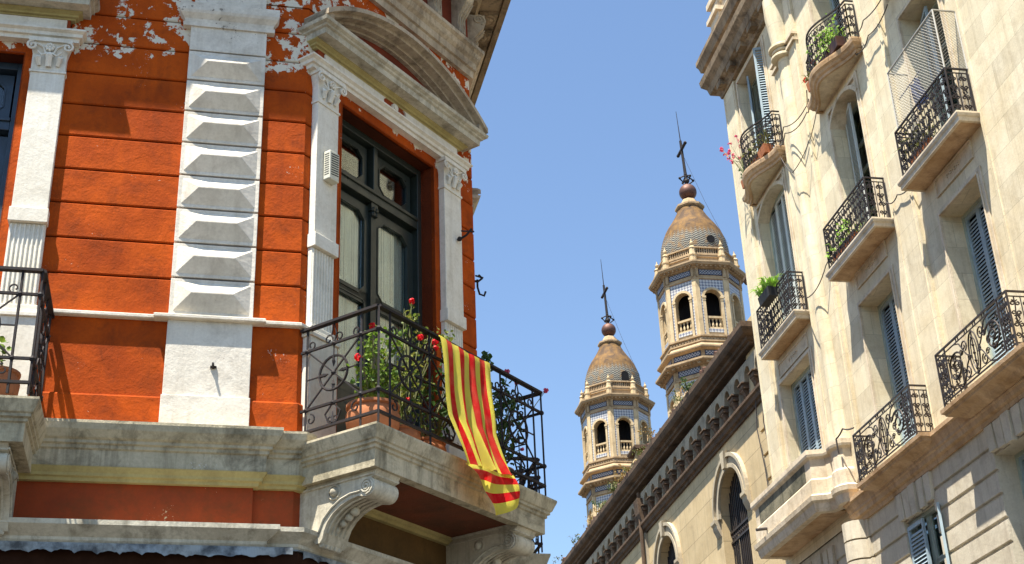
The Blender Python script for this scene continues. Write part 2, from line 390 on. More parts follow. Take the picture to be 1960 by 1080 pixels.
        for m_ in mat: me.materials.append(M[m_])
        ob = bpy.data.objects.new(name, me); COL.objects.link(ob)
        if parent is None: ob.location = L; ROOT[ob.name] = L
        else: ob.parent = parent; ROOT[ob.name] = ROOT[parent.name]
        if smooth:
            for p in me.polygons: p.use_smooth = True
            me.update()
            try: me.set_sharp_from_angle(angle=rad(40))
            except Exception: pass
        if bevel:
            b = ob.modifiers.new("bevel", 'BEVEL'); b.width = bevel; b.segments = 2; b.limit_method = 'ANGLE'; b.angle_limit = rad(35)
        if label: ob['label'] = label
        return ob
ROOT = {}
def thing(name, loc, label, cat, group=None):
    o = bpy.data.objects.new(name, None); COL.objects.link(o); o.location = loc; o.empty_display_size = .3
    ROOT[o.name] = Vector(loc); tag(o, label, cat, group); return o
def tag(o, label, cat, group=None, kind=None):
    if label: o['label'] = label
    if cat: o['category'] = cat
    if group: o['group'] = group
    if kind: o['kind'] = kind
    return o
def arc(cx, cz, r, a0, a1, n=12, rz=None):
    rz = rz or r
    return [(cx + r * cos(rad(a0 + (a1 - a0) * i / n)), cz + rz * sin(rad(a0 + (a1 - a0) * i / n))) for i in range(n + 1)]
def spiral(cx, cz, r0, r1, a0, a1, n=14):
    return [(cx + (r0 + (r1 - r0) * i / n) * cos(rad(a0 + (a1 - a0) * i / n)), cz + (r0 + (r1 - r0) * i / n) * sin(rad(a0 + (a1 - a0) * i / n))) for i in range(n + 1)]
def wall_grid(mb, fr, s0, s1, z0, z1, d, ops, depth):
    """front skin with rectangular openings (a,b,c,e) and their reveals going back by depth"""
    ss = sorted(set([s0, s1] + [v for o in ops for v in o[:2]])); zs = sorted(set([z0, z1] + [v for o in ops for v in o[2:4]]))
    ss = [v for v in ss if s0 <= v <= s1]; zs = [v for v in zs if z0 <= v <= z1]
    for i in range(len(ss) - 1):
        for j in range(len(zs) - 1):
            a, b, c, e = ss[i], ss[i + 1], zs[j], zs[j + 1]; m, k = (a + b) / 2, (c + e) / 2
            if any(o[0] < m < o[1] and o[2] < k < o[3] for o in ops): continue
            mb.add([fr.P(a, d, c), fr.P(b, d, c), fr.P(b, d, e), fr.P(a, d, e)], [(0, 1, 2, 3)])
    for o in ops:
        a, b, c, e = o[:4]; D = d - (o[4] if len(o) > 4 else depth); P = fr.P
        mb.add([P(a, d, c), P(a, D, c), P(a, D, e), P(a, d, e)], [(0, 1, 2, 3)]); mb.add([P(b, d, c), P(b, d, e), P(b, D, e), P(b, D, c)], [(0, 1, 2, 3)])
        mb.add([P(a, d, e), P(a, D, e), P(b, D, e), P(b, d, e)], [(0, 1, 2, 3)]); mb.add([P(a, d, c), P(b, d, c), P(b, D, c), P(a, D, c)], [(0, 1, 2, 3)])

# ------------------------------------------------------------------ ground, road, pavements
G = Fr(0, 0, 0)
tag(MB().box(G, -900, 900, -900, 900, -.3, 0).build('ground', 'earth'), None, None, None, 'structure')
RF = Fr(4.8187, 25.5496, -79)         # the long street facade on the right
tag(MB().box(RF, -120, 60, 2.2, 9.5, .0, .004).build('road', 'asphalt'), None, None, None, 'structure')
tag(MB().box(RF, -120, 60, .35, 2.2, 0, .14).build('pavement', 'paving'), None, None, None, 'structure')

# ------------------------------------------------------------------ the red corner building
LB = Fr(-2.00189, 11.83184, 13.4); LC = Fr(-2.00189, 11.83184, 57.1); LA = LC.at(2.91, 0, 103.4)
CB = thing('corner_building', (-2.0, 11.83, 0), 'red and white corner building with peeling plaster, a flag balcony and a curved pediment', 'building')
xy = lambda fr, s, d=0: fr.P(s, d, 0)[:2]
pathBCA = lambda sB, sA=9: [xy(LB, sB), xy(LB, 0), xy(LC, 2.91), xy(LA, sA)]
ZC = [7.215, 7.603, 7.972, 8.344, 8.711, 9.08, 9.443, 9.812, 10.17, 10.53, 10.87]
BAYB = -4.9; SAY = 1.15
mb = MB()
wall_grid(mb, LB, -9, 0, 0, 13.6, -.03, [(BAYB + .55, BAYB + 2.15, 5.97, 9.98, .5), (BAYB + .4, BAYB + 2.3, .1, 4.2, .6)], .5)
wall_grid(mb, LC, 0, 2.91, 0, 13.6, -.03, [(.55, 2.15, 5.97, 9.98, .5), (.45, 2.4, .1, 4.2, .6)], .5)
wall_grid(mb, LA, 0, 9, 0, 13.6, -.03, [(SAY + .55, SAY + 2.15, 5.97, 9.98, .5)], .5)
bk = [xy(LB, -9, -.03), xy(LB, -9, -9), (LA.P(9, -.03, 0)[0] - 9, LA.P(9, -.03, 0)[1] + 1), xy(LA, 9, -.03)]
mb.add([(p[0], p[1], z) for z in (0, 13.6) for p in bk], [(0, 1, 5, 4), (1, 2, 6, 5), (2, 3, 7, 6)])
top = [xy(LB, -9, -.03), xy(LB, 0), xy(LC, 2.91), xy(LA, 9, -.03), bk[2], bk[1]]
mb.add([(p[0], p[1], 13.6) for p in top], [tuple(range(6))])
mb.build('wall', 'groove', CB)
# plaster courses with real joints between them
mb = MB()
mb2, mb3, mb4 = MB(), MB(), MB()
def course(z0, z1, path, m=None):
    (m or mb).sweep(path, [(-.029, z0 + .010), (-.010, z0 + .013), (0, z0 + .024), (0, z1 - .012), (-.008, z1 - .004), (-.029, z1 - .004)])
for a, b in zip(ZC[:-1], ZC[1:]):
    course(a, b, [xy(LB, BAYB + 2.56), xy(LB, 0), xy(LC, .12)])
    course(a, b, [xy(LC, 2.54), xy(LC, 2.91), xy(LA, SAY + .12)], mb2); course(a, b, [xy(LA, SAY + 2.54), xy(LA, 8.9)], mb3)
    course(a, b, [xy(LB, -8.9), xy(LB, BAYB + .1)], mb4)
for p in ([xy(LB, BAYB + 2.5), xy(LB, 0), xy(LC, .1)], [xy(LC, 2.56), xy(LC, 2.91), xy(LA, SAY + .1)], [xy(LA, SAY + 2.56), xy(LA, 8.9)]):
    m_ = mb if p[0] == xy(LB, BAYB + 2.5) else (mb2 if p[0] == xy(LC, 2.56) else mb3)
    m_.sweep(p, [(-.04, 6.1), (.028, 6.1), (.028, 6.41), (.02, 6.425), (0, 6.43), (0, 7.17), (-.04, 7.17)])
    m_.sweep(p, [(-.04, 10.88), (0, 10.88), (0, 11.6), (-.04, 11.6)])
mb.box(LC, .1, 2.56, -.04, -.001, 10.5, 11.6)
mb.box(LC, .43, .56, -.04, 0, 5.97, 10.1).box(LC, 2.15, 2.24, -.04, 0, 5.97, 10.1).box(LC, .56, 2.15, -.04, 0, 9.98, 10.1)
mb.build('plaster_courses', 'orange', CB)
for m_ in (mb2, mb3, mb4): m_.build('plaster_courses', 'orange', CB)
for f_, o_ in ((LB, BAYB), (LA, SAY)): MB().box(f_, o_ + .43, o_ + .56, -.04, 0, 5.97, 10.1).box(f_, o_ + 2.15, o_ + 2.24, -.04, 0, 5.97, 10.1).box(f_, o_ + .56, o_ + 2.15, -.04, 0, 9.98, 10.1).build('door_surround', 'orange', CB)
# white string band
mb = MB()
bp = lambda o, e=0: [(-.04, 7.172 + e), (o, 7.172 + e), (o + .012, 7.18 + e), (o + .012, 7.205 + e), (o, 7.214 + e), (-.04, 7.214 + e)]
mb.sweep([xy(LB, BAYB + 2.6), xy(LB, -1.2)], bp(.05)); mb.sweep([xy(LB, -.41), xy(LB, 0), xy(LC, .1)], bp(.05))
mb.sweep([xy(LB, -1.2, -.3), xy(LB, -1.2), xy(LB, -.42), xy(LB, -.42, -.3)], bp(.10, -.003))
mb.build('string_band', 'white', CB); mb = MB(); mb.sweep([xy(LC, 2.56), xy(LC, 2.91), xy(LA, SAY + .1)], bp(.05))
mb.build('string_band', 'white', CB)
# quoin pier of hipped blocks
mb = MB(); q0, q1 = -1.185, -.425
mb.box(LB, q0, q1, 0, .055, 6.43, 7.17).box(LB, q0 - .01, q1 + .01, 0, .085, 6.1, 6.425)
for a, b in zip(ZC[:8], ZC[1:9]):
    a += .012; b -= .008
    mb.box(LB, q0, q1, 0, .05, a, b)
    i = .034; zm = (a + b) / 2 + .01
    mb.frustum(LB, (q0 + i, q1 - i, a + i, b - i), (q0 + .19, q1 - .19, zm - .006, zm + .006), .05, .135)
mb.box(LB, q0, q1, 0, .055, 10.175, 10.47)
mb.box(LB, q0 + .02, q1 - .02, 0, .065, 10.72, 11.6)
mb.build('quoin_pier', 'white', CB, bevel=.006)
mb = MB()
ret = lambda mb, fr, s0, s1, prof, back=.3: mb.sweep([xy(fr, s0, -back), xy(fr, s0), xy(fr, s1), xy(fr, s1, -back)], prof)
ret(mb, LB, q0, q1, [(0, 10.46), (.075, 10.46), (.08, 10.50), (.06, 10.51), (.07, 10.55), (.11, 10.60), (.12, 10.63), (.12, 10.72), (0, 10.72)])
mb.build('pier_cap', 'white', CB)
# iron peg, hook marks
MB().tube([LB.P(-.755, .05, 6.71), LB.P(-.76, .14, 6.72)], .012, 6).tube([LB.P(-.755, .052, 6.71), LB.P(-.755, .06, 6.73)], .03, 8).build('iron_peg', 'iron', CB)

# ledge under the first floor
mb = MB()
def ledge(o): return [(-.03, 5.70 + o * .05), (.16 + o, 5.70 + o * .05), (.165 + o, 5.72), (.17 + o, 5.85), (.19 + o, 5.862), (.19 + o, 5.89), (.215 + o, 5.90), (.215 + o, 5.925), (.24 + o, 5.94), (.285 + o, 6.0), (.30 + o, 6.05), (.30 + o, 6.075 + o * .05), (-.03, 6.12 + o * .05)]
mb.sweep([xy(LB, -8.9), xy(LB, -.42), xy(LB, -.42, -.3)], ledge(0))
mb.sweep([xy(LB, -.43), xy(LB, 0), xy(LC, .04)], ledge(-.075))
mb.sweep([xy(LC, 2.72), xy(LC, 2.91), xy(LA, 8.9)], ledge(-.075))
mb.build('ledge', 'aged', CB)
mb = MB()
bed = lambda o: [(-.03, 5.595 - o * .05), (.05 + o, 5.595 - o * .05), (.055 + o, 5.62), (.08 + o, 5.63), (.085 + o, 5.655), (.12 + o, 5.70), (.12 + o, 5.703), (-.03, 5.703)]
mb.sweep([xy(LB, -8.9), xy(LB, -.42), xy(LB, -.42, -.3)], bed(.06)); mb.sweep([xy(LB, -.43), xy(LB, 0), xy(LC, 2.91), xy(LA, 8.9)], bed(0))
mb.build('bed_moulding', 'yellow', CB)
mb = MB(); mb.sweep([xy(LB, -8.9), xy(LB, -.41), xy(LB, -.41, -.2)], [(-.03, 5.182), (.058, 5.182), (.058, 5.598), (-.03, 5.598)])
mb.sweep([xy(LB, -.42), xy(LB, 0), xy(LC, .1)], [(-.03, 5.18), (0, 5.18), (0, 5.60), (-.03, 5.60)])
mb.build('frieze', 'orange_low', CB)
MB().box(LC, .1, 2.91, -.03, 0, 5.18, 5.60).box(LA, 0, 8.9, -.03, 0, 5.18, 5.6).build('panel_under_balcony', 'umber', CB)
mb = MB()
lc = lambda o: [(-.03, 5.035 - o * .05), (.10 + o, 5.035 - o * .05), (.12 + o, 5.06), (.12 + o, 5.085), (.20 + o, 5.15), (.22 + o, 5.165), (.22 + o, 5.205 + o * .03), (-.03, 5.225 + o * .03)]
mb.sweep([xy(LB, -8.9), xy(LB, -.40), xy(LB, -.40, -.2)], lc(.06)); mb.sweep([xy(LB, -.41), xy(LB, 0), xy(LC, 2.91), xy(LA, 8.9)], lc(0))
mb.build('lower_cornice', 'aged_pale', CB)
# wall below the cornice, its shade put into a near-black brown
mb = MB(); mb.sweep([xy(LB, -8.9), xy(LB, 0), xy(LC, 2.91), xy(LA, 8.9)], [(-.03, 4.3), (.02, 4.3), (.02, 5.03), (-.03, 5.03)]); mb.build('shade_dark_wall', 'awning', CB)

# top entablature with scroll consoles
mb = MB()
mb.sweep(pathBCA(-8.9, 8.9), [(-.03, 11.60), (.05, 11.60), (.055, 11.70), (.085, 11.71), (.09, 11.80), (.13, 11.84), (.15, 11.90), (.19, 11.93), (.19, 11.98), (-.03, 12.0)])
mb.build('architrave', 'weathered', CB)
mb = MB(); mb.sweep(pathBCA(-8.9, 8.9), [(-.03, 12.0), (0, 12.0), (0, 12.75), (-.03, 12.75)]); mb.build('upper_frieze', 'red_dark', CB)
CPR = [(-.03, 12.72), (.14, 12.74), (.20, 12.84), (.20, 12.90), (.50, 12.93), (.50, 12.90), (.58, 12.90), (.60, 12.96), (.60, 13.10), (.66, 13.2), (.70, 13.34), (.70, 13.4), (-.03, 13.5)]
mb = MB(); mb.sweep([xy(LB, -8.9), xy(LB, -.5), xy(LB, -.5, -.2)], [(d + (.17 if d > .3 else 0), z + .003) for d, z in CPR])  # unseen stretch deepened so its shadow falls lower on the wall
mb.build('cornice', 'corniceR', CB)
mb = MB(); mb.sweep(pathBCA(-.45, 8.9), CPR)
mb.build('cornice', 'corniceR', CB)
def console(mb, fr, s, w=.13):
    pr = [(0, 12.02), (.09, 12.02), (.12, 12.06), (.11, 12.14), (.09, 12.22), (.11, 12.32), (.17, 12.42), (.24, 12.50), (.27, 12.60), (.25, 12.70), (.20, 12.69), (0, 12.69)]
    mb.dz(fr, pr, s, s + w)
    for q in (s - .004, s + w + .004): mb.tube([fr.P(q, d, z) for d, z in spiral(.17, 12.62, .085, .01, -60, 560, 20)], .012, 4)
    mb.ball(fr.P(s + w / 2, .08, 12.10), .06, 6, 4)
    for k in range(3): mb.tube([fr.P(s + .02 + k * .045, .125, 12.07), fr.P(s + .02 + k * .045, .12, 12.3), fr.P(s + .02 + k * .045, .25, 12.47)], .01, 4)
for fr, ss in ((LB, [-.35 - .49 * i for i in range(17)]), (LC, [.12 + .49 * i for i in range(6)]), (LA, [.12 + .49 * i for i in range(16)])):
    for s_ in ss:
        mb = MB(); console(mb, fr, s_); mb.build('console', 'weathered', CB)
for fr, a, b in ((LB, -8.5, -.1), (LC, .15, 2.8), (LA, .3, 8.5)):
    k = int((b - a) / .38)
    for i in range(k):
        s_ = a + i * .38; mb = MB()
        mb.box(fr, s_, s_ + .20, .23, .47, 12.86, 12.925)
        c = fr.P(s_ + .10, .35, 12.84); mb.ball(c, .075, 7, 4, .6)
        mb.tube([fr.P(s_ + .10 + .09 * cos(t), .35 + .09 * sin(t), 12.85) for t in [i2 * pi / 4 for i2 in range(8)]], .018, 4, True)
        mb.build('soffit_rosette', 'corniceR', CB)

# wrought-iron balcony railing of the corner building (P maps (a, z) to a point)
def knot(mb, p, r=.026): mb.ball(p, r, 6, 4)
def rail_panel(mb, P, a0, a1, zz):
    zb, z1, z2, zt = zz; m = (a0 + a1) / 2; zc = (z1 + z2) / 2; r = .165
    T = lambda pts, rr=.009, n=4, c=False: mb.tube([P(a, z) for a, z in pts], rr, n, c)
    T(arc(m, zc, r, 0, 345, 20), .013, 5, True)
    for (x, y) in ((a0, z1), (a1, z1), (a0, z2), (a1, z2)): T([(x, y), (m, zc)], .009)
    for (x, y) in ((0, 1), (0, -1), (1, 0), (-1, 0)):
        T([(m + x * r, zc + y * r), (m + x * (r - .05), zc + y * (r - .05))], .016, 4)
        T([(m + x * (r - .05), zc + y * (r - .05)), (m + x * .06, zc + y * .06)], [.022, .004], 4)
    T([(m, zc + r), (m, z2)], .008); T([(m, zc - r), (m, z1)], .008); T([(a0, zc), (m - r, zc)], .008); T([(m + r, zc), (a1, zc)], .008)
    for p in ((m, zc), (m, z2), (m, z1), (a0, z1), (a1, z1), (a0, z2), (a1, z2)): knot(mb, P(*p), .024)
    h = zt - z2
    T([(m, z2), (m - .03, z2 + h * .4), (m, z2 + h * .95), (m + .03, z2 + h * .4), (m, z2)], .008)
    for sg in (-1, 1):
        T([(m + sg * x, z) for x, z in spiral(.062, z2 + .05, .055, .015, 200, -170, 12)], .008)
        T([(m + sg * x, z) for x, z in spiral((a1 - a0) / 2 - .05, z2 + .05, .05, .015, 270, -60, 10)], .008)
        T([(m + sg * x, z) for x, z in spiral((a1 - a0) / 2 - .06, (zb + z1) / 2, .055, .015, 90, 420, 10)], .008)
        T([(m + sg * x, z) for x, z in spiral(.035, zb + .05, .035, .01, 180, -150, 8)], .007)
    T([(m, z1), (m - .09, (zb + z1) / 2 + .01), (m - .05, zb + .03), (m, zb + .01), (m + .05, zb + .03), (m + .09, (zb + z1) / 2 + .01), (m, z1)], .009)
    T([(m, zb + .02), (m, zb + .13)], [.022, .004], 4)
def rail_frame(mb, P, a0, a1, zz, verts, Pd):
    zb, z1, z2, zt = zz
    def bar(z, hw, hh):
        vs = []
        for a in (a0, a1):
            for dd, dz_ in ((-hw, -hh), (hw, -hh), (hw, hh), (-hw, hh)): vs.append(Pd(a, dd, z + dz_))
        mb.add(vs, [(0, 1, 2, 3), (7, 6, 5, 4), (0, 4, 5, 1), (1, 5, 6, 2), (2, 6, 7, 3), (3, 7, 4, 0)])
    bar(zt, .028, .011); bar(zt + .012, .02, .006); bar(z2, .012, .011); bar(z1, .012, .011); bar(zb, .014, .012)
    for v in verts: mb.tube([P(v, zb - .10), P(v, zt)], .0135, 4)
def corner_railing(fr, off, parent, root=None):
    Z = (6.13, 6.34, 6.92, 7.14); sL, sR, D = off + .03, off + 2.70, .93
    mb = MB()
    P = lambda a, z: fr.P(a, D, z); Pd = lambda a, dd, z: fr.P(a, D + dd, z)
    n0, n1 = sL + .16, sR - .16; k = 4; step = (n1 - n0) / k
    rail_frame(mb, P, sL, sR, Z, [sL, n0, n1, sR] + [n0 + step * i for i in range(1, k)], Pd)
    for i in range(k): rail_panel(mb, P, n0 + step * i, n0 + step * (i + 1), Z)
    for s_, nm in ((sL, 0), (sR, 1)):
        P2 = lambda a, z, s_=s_: fr.P(s_, a, z); Pd2 = lambda a, dd, z, s_=s_: fr.P(s_ + dd, a, z)
        rail_frame(mb, P2, .02, D, Z, [.09, .73], Pd2); rail_panel(mb, P2, .09, .73, Z)
        for z in Z[1:3]: knot(mb, fr.P(s_, D, z), .028)
    return mb.build('railing', 'iron', parent)

def capital(mb, fr, a, b, z0, z1, d):
    h = z1 - z0
    q = lambda i, dd, z: [fr.P(a - i, 0, z), fr.P(b + i, 0, z), fr.P(b + i, dd, z), fr.P(a - i, dd, z)]
    mb.prism(q(0, d, z0), q(0, d, z0 + h * .5)); mb.prism(q(0, d, z0 + h * .5), q(.03, d + .03, z1 - .045)); mb.box(fr, a - .045, b + .045, 0, d + .055, z1 - .045, z1)
    mb.box(fr, a - .012, b + .012, 0, d + .012, z0 - .035, z0 - .01)
    m = (a + b) / 2
    for sg in (-1, 1):
        mb.tube([fr.P(m + sg * x, d + .05, z) for x, z in spiral((b - a) / 2 + .005, z1 - .10, .055, .008, 100, -420, 18)], .013, 5)
        mb.tube([fr.P(m + sg * x, d + .03, z) for x, z in ((.02, z0 + h * .35), (.06, z0 + h * .7), ((b - a) / 2 - .01, z1 - .05))], .012, 5)
        mb.tube([fr.P(m + sg * .085, d + .01, z0 + .04), fr.P(m + sg * .10, d + .04, z0 + h * .32), fr.P(m + sg * .12, d + .02, z0 + h * .42)], [.02, .03, .01], 5)
    for i in range(9):
        t = 2 * pi * i / 8; mb.ball(fr.P(m + .032 * cos(t) * (i > 0), d + .05, z1 - .11 + .032 * sin(t) * (i > 0)), .017, 5, 4)
    mb.tube([fr.P(m, d + .01, z0 + .03), fr.P(m, d + .05, z0 + h * .4), fr.P(m, d + .03, z0 + h * .55)], [.03, .035, .01], 6)
    for sg in (-1, 1):
        mb.tube([fr.P(m + sg * .02, d + .04, z1 - .17), fr.P(m + sg * .07, d + .05, z1 - .21), fr.P(m + sg * .11, d + .04, z1 - .16)], .010, 4)

def bay(fr, off, parent, doorm):
    o = off
    for a in (o + .09, o + 2.24):
        b = a + .32; mb = MB()
        mb.box(fr, a - .03, b + .03, 0, .10, 5.98, 7.10)
        mb.box(fr, a - .05, b + .05, 0, .12, 7.10, 7.14).box(fr, a - .035, b + .035, 0, .105, 7.14, 7.17).box(fr, a - .02, b + .02, 0, .095, 7.17, 7.22)
        mb.box(fr, a, b, 0, .055, 7.22, 8.06)
        for i in range(8): x = a + .02 + i * .04; mb.tube([fr.P(x, .056, 7.23), fr.P(x, .056, 8.05)], .0135, 6)
        mb.box(fr, a - .014, b + .014, 0, .105, 8.06, 8.205)
        mb.box(fr, a, b, 0, .08, 8.205, 9.72)
        pl = mb.build('pilaster', 'cream', parent, bevel=.005)
        mb = MB(); capital(mb, fr, a, b, 9.755, 10.10, .08); mb.build('capital', 'cream', pl)
    mb = MB(); ret(mb, fr, o + .08, o + 2.57, [(0, 10.10), (.085, 10.10), (.09, 10.14), (.115, 10.145), (.12, 10.18), (.15, 10.20), (.15, 10.22), (0, 10.22)])
    mb.build('lintel_moulding', 'cream', parent)
    mb = MB(); mb.box(fr, o + .10, o + 2.55, 0, .055, 10.22, 10.40); mb.build('lintel_frieze', 'orange_low', parent)
    mb = MB()
    for a, b, cc in ((o + .19, o + 1.20, 1), (o + 1.51, o + 2.52, -1)):
        e = b if cc > 0 else a
        ar = [(e + cc * (-.0) - cc * .04 * cos(rad(t)), 10.32 + .05 * sin(rad(t))) for t in range(-90, 91, 30)]
        pts = ([(a, 10.27), (b, 10.27)] + ar[1:-1] + [(b, 10.37), (a, 10.37)]) if cc > 0 else ([(b, 10.27), (b, 10.37), (a, 10.37)] + ar[1:-1][::-1] + [(a, 10.27)])
        mb.sz(fr, pts, .05, .075)
    c = fr.P(o + 1.355, .06, 10.31)
    mb.sz(fr, arc(o + 1.355, 10.32, .052, 0, 345, 16), .05, .08); mb.sz(fr, arc(o + 1.355, 10.32, .036, 0, 345, 16), .08, .095)
    mb.build('frieze_panels', 'cream', parent, bevel=.004)
    mb = MB(); ret(mb, fr, o + .12, o + 2.53, [(0, 10.385), (.06, 10.385), (.065, 10.40), (.09, 10.405), (.095, 10.425), (.13, 10.44), (.13, 10.455), (0, 10.455)])
    mb.build('pediment_bed_moulding', 'yellow', parent)
    mb = MB(); ret(mb, fr, o + .24, o + 2.48, [(0, 10.455), (.25, 10.455), (.255, 10.52), (.28, 10.53), (.285, 10.55), (.32, 10.565), (.33, 10.60), (0, 10.61)])
    mb.build('pediment', 'aged_pale', parent); mb = MB()
    zc = 8.89; R = 2.30; mx = o + 1.36
    def ring(r0, r1, d0, d1, base=10.605):
        lim = lambda r: max(math.degrees(math.asin((base - zc) / r)), math.degrees(math.acos(1.43 / r)))
        a_o = lim(r1); a_i = lim(r0)
        out = arc(mx, zc, r1, a_o, 180 - a_o, 28); inn = arc(mx, zc, r0, 180 - a_i, a_i, 28)
        n = len(out)
        for i in range(n - 1):
            q = [out[i], out[i + 1], inn[n - 2 - i], inn[n - 1 - i]]; mb.sz(fr, q, d0, d1)
    ring(2.25, 2.30, 0, .335); ring(2.21, 2.25, 0, .25); ring(2.18, 2.21, 0, .15); ring(2.155, 2.18, 0, .08)
    for sg in (-1, 1): mb.box(fr, *sorted((mx + sg * 1.30, mx + sg * 1.43)), 0, .30, 10.604, 10.70)
    mb.build('pediment_arch', 'weathered', parent)
    aa = math.degrees(math.asin((10.605 - zc) / 2.17))
    mb = MB(); mb.sz(fr, arc(mx, zc, 2.17, aa, 180 - aa, 20), 0, .03); mb.build('tympanum', 'red_dark', parent)  # dark red takes in the deep shade under the arch
    # double door, set back
    A, B = o + .55, o + 2.15; m = (A + B) / 2; d0, d1 = -.31, -.23
    MB().box(fr, A, B, -.60, -.03, 9.99, 10.0).box(fr, B, B + .012, -.5, 0, 5.98, 9.99).box(fr, A - .012, A, -.5, 0, 5.98, 9.99).box(fr, A - .012, B + .012, -.22, .0, 9.981, 9.995).build('door_reveal', 'reveal', parent)
    mb = MB()
    mb.box(fr, A, A + .07, d0, -.18, 5.98, 9.98).box(fr, B - .07, B, d0, -.18, 5.98, 9.98).box(fr, A + .07, B - .07, d0, -.18, 9.90, 9.98)
    mb.box(fr, A + .07, B - .07, d0, -.185, 9.20, 9.30).box(fr, A + .07, B - .07, d0, -.165, 9.295, 9.335)
    mb.box(fr, m - .035, m + .035, d0, -.19, 9.335, 9.90)
    door = mb.build('door', doorm, parent, bevel=.006)
    def light(mb2, a, b, c, e, cut, d0, d1, top=True, st=.07):   # framed light with clipped corners
        hole = [(a + cut, c), (b - cut, c), (b, c + cut), (b, e - cut), (b - cut, e), (a + cut, e), (a, e - cut), (a, c + cut)]
        o_ = [(a - st, c - st), (b + st, c - st), (b + st, e + st), (a - st, e + st)]
        P = fr.P
        quad = [([o_[0], o_[1], hole[1], hole[0]]), ([o_[1], o_[2], hole[3], hole[2]]), ([o_[2], o_[3], hole[5], hole[4]]), ([o_[3], o_[0], hole[7], hole[6]]),
                ([o_[1], hole[2], hole[1]]), ([o_[2], hole[4], hole[3]]), ([o_[3], hole[6], hole[5]]), ([o_[0], hole[0], hole[7]])]
        for q in quad: mb2.sz(fr, q, d0, d1)
        mb2.tube([P(x, d1, z) for x, z in hole], .012, 4, True)
    mb = MB()
    light(mb, A + .17, m - .14, 9.42, 9.81, .09, -.30, -.26); light(mb, m + .14, B - .17, 9.42, 9.81, .09, -.30, -.26)
    for a, b in ((A + .07, m - .01), (m + .01, B - .07)):
        light(mb, a + .10, b - .10, 8.08, 9.06, .10, -.30, -.25, st=.10); light(mb, a + .10, b - .10, 7.02, 8.02, .03, -.30, -.25, st=.10)
        mb.box(fr, a, b, -.30, -.25, 5.99, 6.93); mb.frustum(fr, (a + .12, b - .12, 6.12, 6.82), (a + .16, b - .16, 6.16, 6.78), -.25, -.23)
    mb.box(fr, m - .04, m + .04, -.26, -.215, 5.99, 9.20); mb.box(fr, m - .055, m + .055, -.26, -.20, 9.10, 9.20)
    for i in range(4): mb.ball(fr.P(m + (i % 2 - .5) * .05, -.20, 9.06 + .06 * (i // 2)), .03, 6, 4)
    for i in range(18): mb.box(fr, m + .14, B - .18, -.31, -.27, 6.98 + i * .028, 6.995 + i * .028)
    mb.build('door_leaves', doorm, door)
    mb = MB()
    for a, b in ((A + .15, m - .12), (m + .12, B - .15)):
        for z0, z1 in ((9.40, 9.83), (8.06, 9.08), (7.0, 8.04)): mb.box(fr, a, b, -.285, -.28, z0, z1)
    mb.build('pane', 'glass', door)
    mb = MB()
    for a, b in ((A + .10, m - .03), (m + .05, B - .10)):
        N = 60; rows = [(6.95, .0), (8.2, .006), (9.17, .012)]
        vs, fs = [], []
        for j, (z, e) in enumerate(rows):
            for i in range(N + 1):
                t = i / N; vs.append(fr.P(a + (b - a) * t, -.33 + .018 * sin(t * 46 + j * .5) + .008 * sin(t * 113 + j), z))
        for j in range(2):
            for i in range(N): fs.append((j * (N + 1) + i, j * (N + 1) + i + 1, (j + 1) * (N + 1) + i + 1, (j + 1) * (N + 1) + i))
        mb.add(vs, fs)
    mb.build('curtain', 'curtain', door, smooth=True)
    # room behind
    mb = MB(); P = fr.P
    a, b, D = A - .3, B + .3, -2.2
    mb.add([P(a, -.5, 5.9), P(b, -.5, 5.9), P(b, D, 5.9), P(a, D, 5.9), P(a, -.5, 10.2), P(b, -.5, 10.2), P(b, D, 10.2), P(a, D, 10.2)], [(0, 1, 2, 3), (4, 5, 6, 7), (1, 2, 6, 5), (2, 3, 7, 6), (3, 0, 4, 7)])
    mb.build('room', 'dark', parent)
    # balcony slab on two scrolled brackets
    sp = [xy(fr, o + .02, -.05), xy(fr, o + .02, .9), xy(fr, o + 2.70, .9), xy(fr, o + 2.70, -.05)]
    mb = MB(); mb.sweep(sp, [(-.1, 5.635), (0, 5.635), (.004, 5.79), (.022, 5.80), (.022, 5.825), (.045, 5.835), (.045, 5.86), (.06, 5.87), (.085, 5.93), (.10, 5.965), (.10, 5.985), (-.1, 5.99)])
    sl_ = mb.build('balcony', 'aged', parent)
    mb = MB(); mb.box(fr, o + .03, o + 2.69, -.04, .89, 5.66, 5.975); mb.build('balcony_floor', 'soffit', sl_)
    corner_railing(fr, off, sl_)
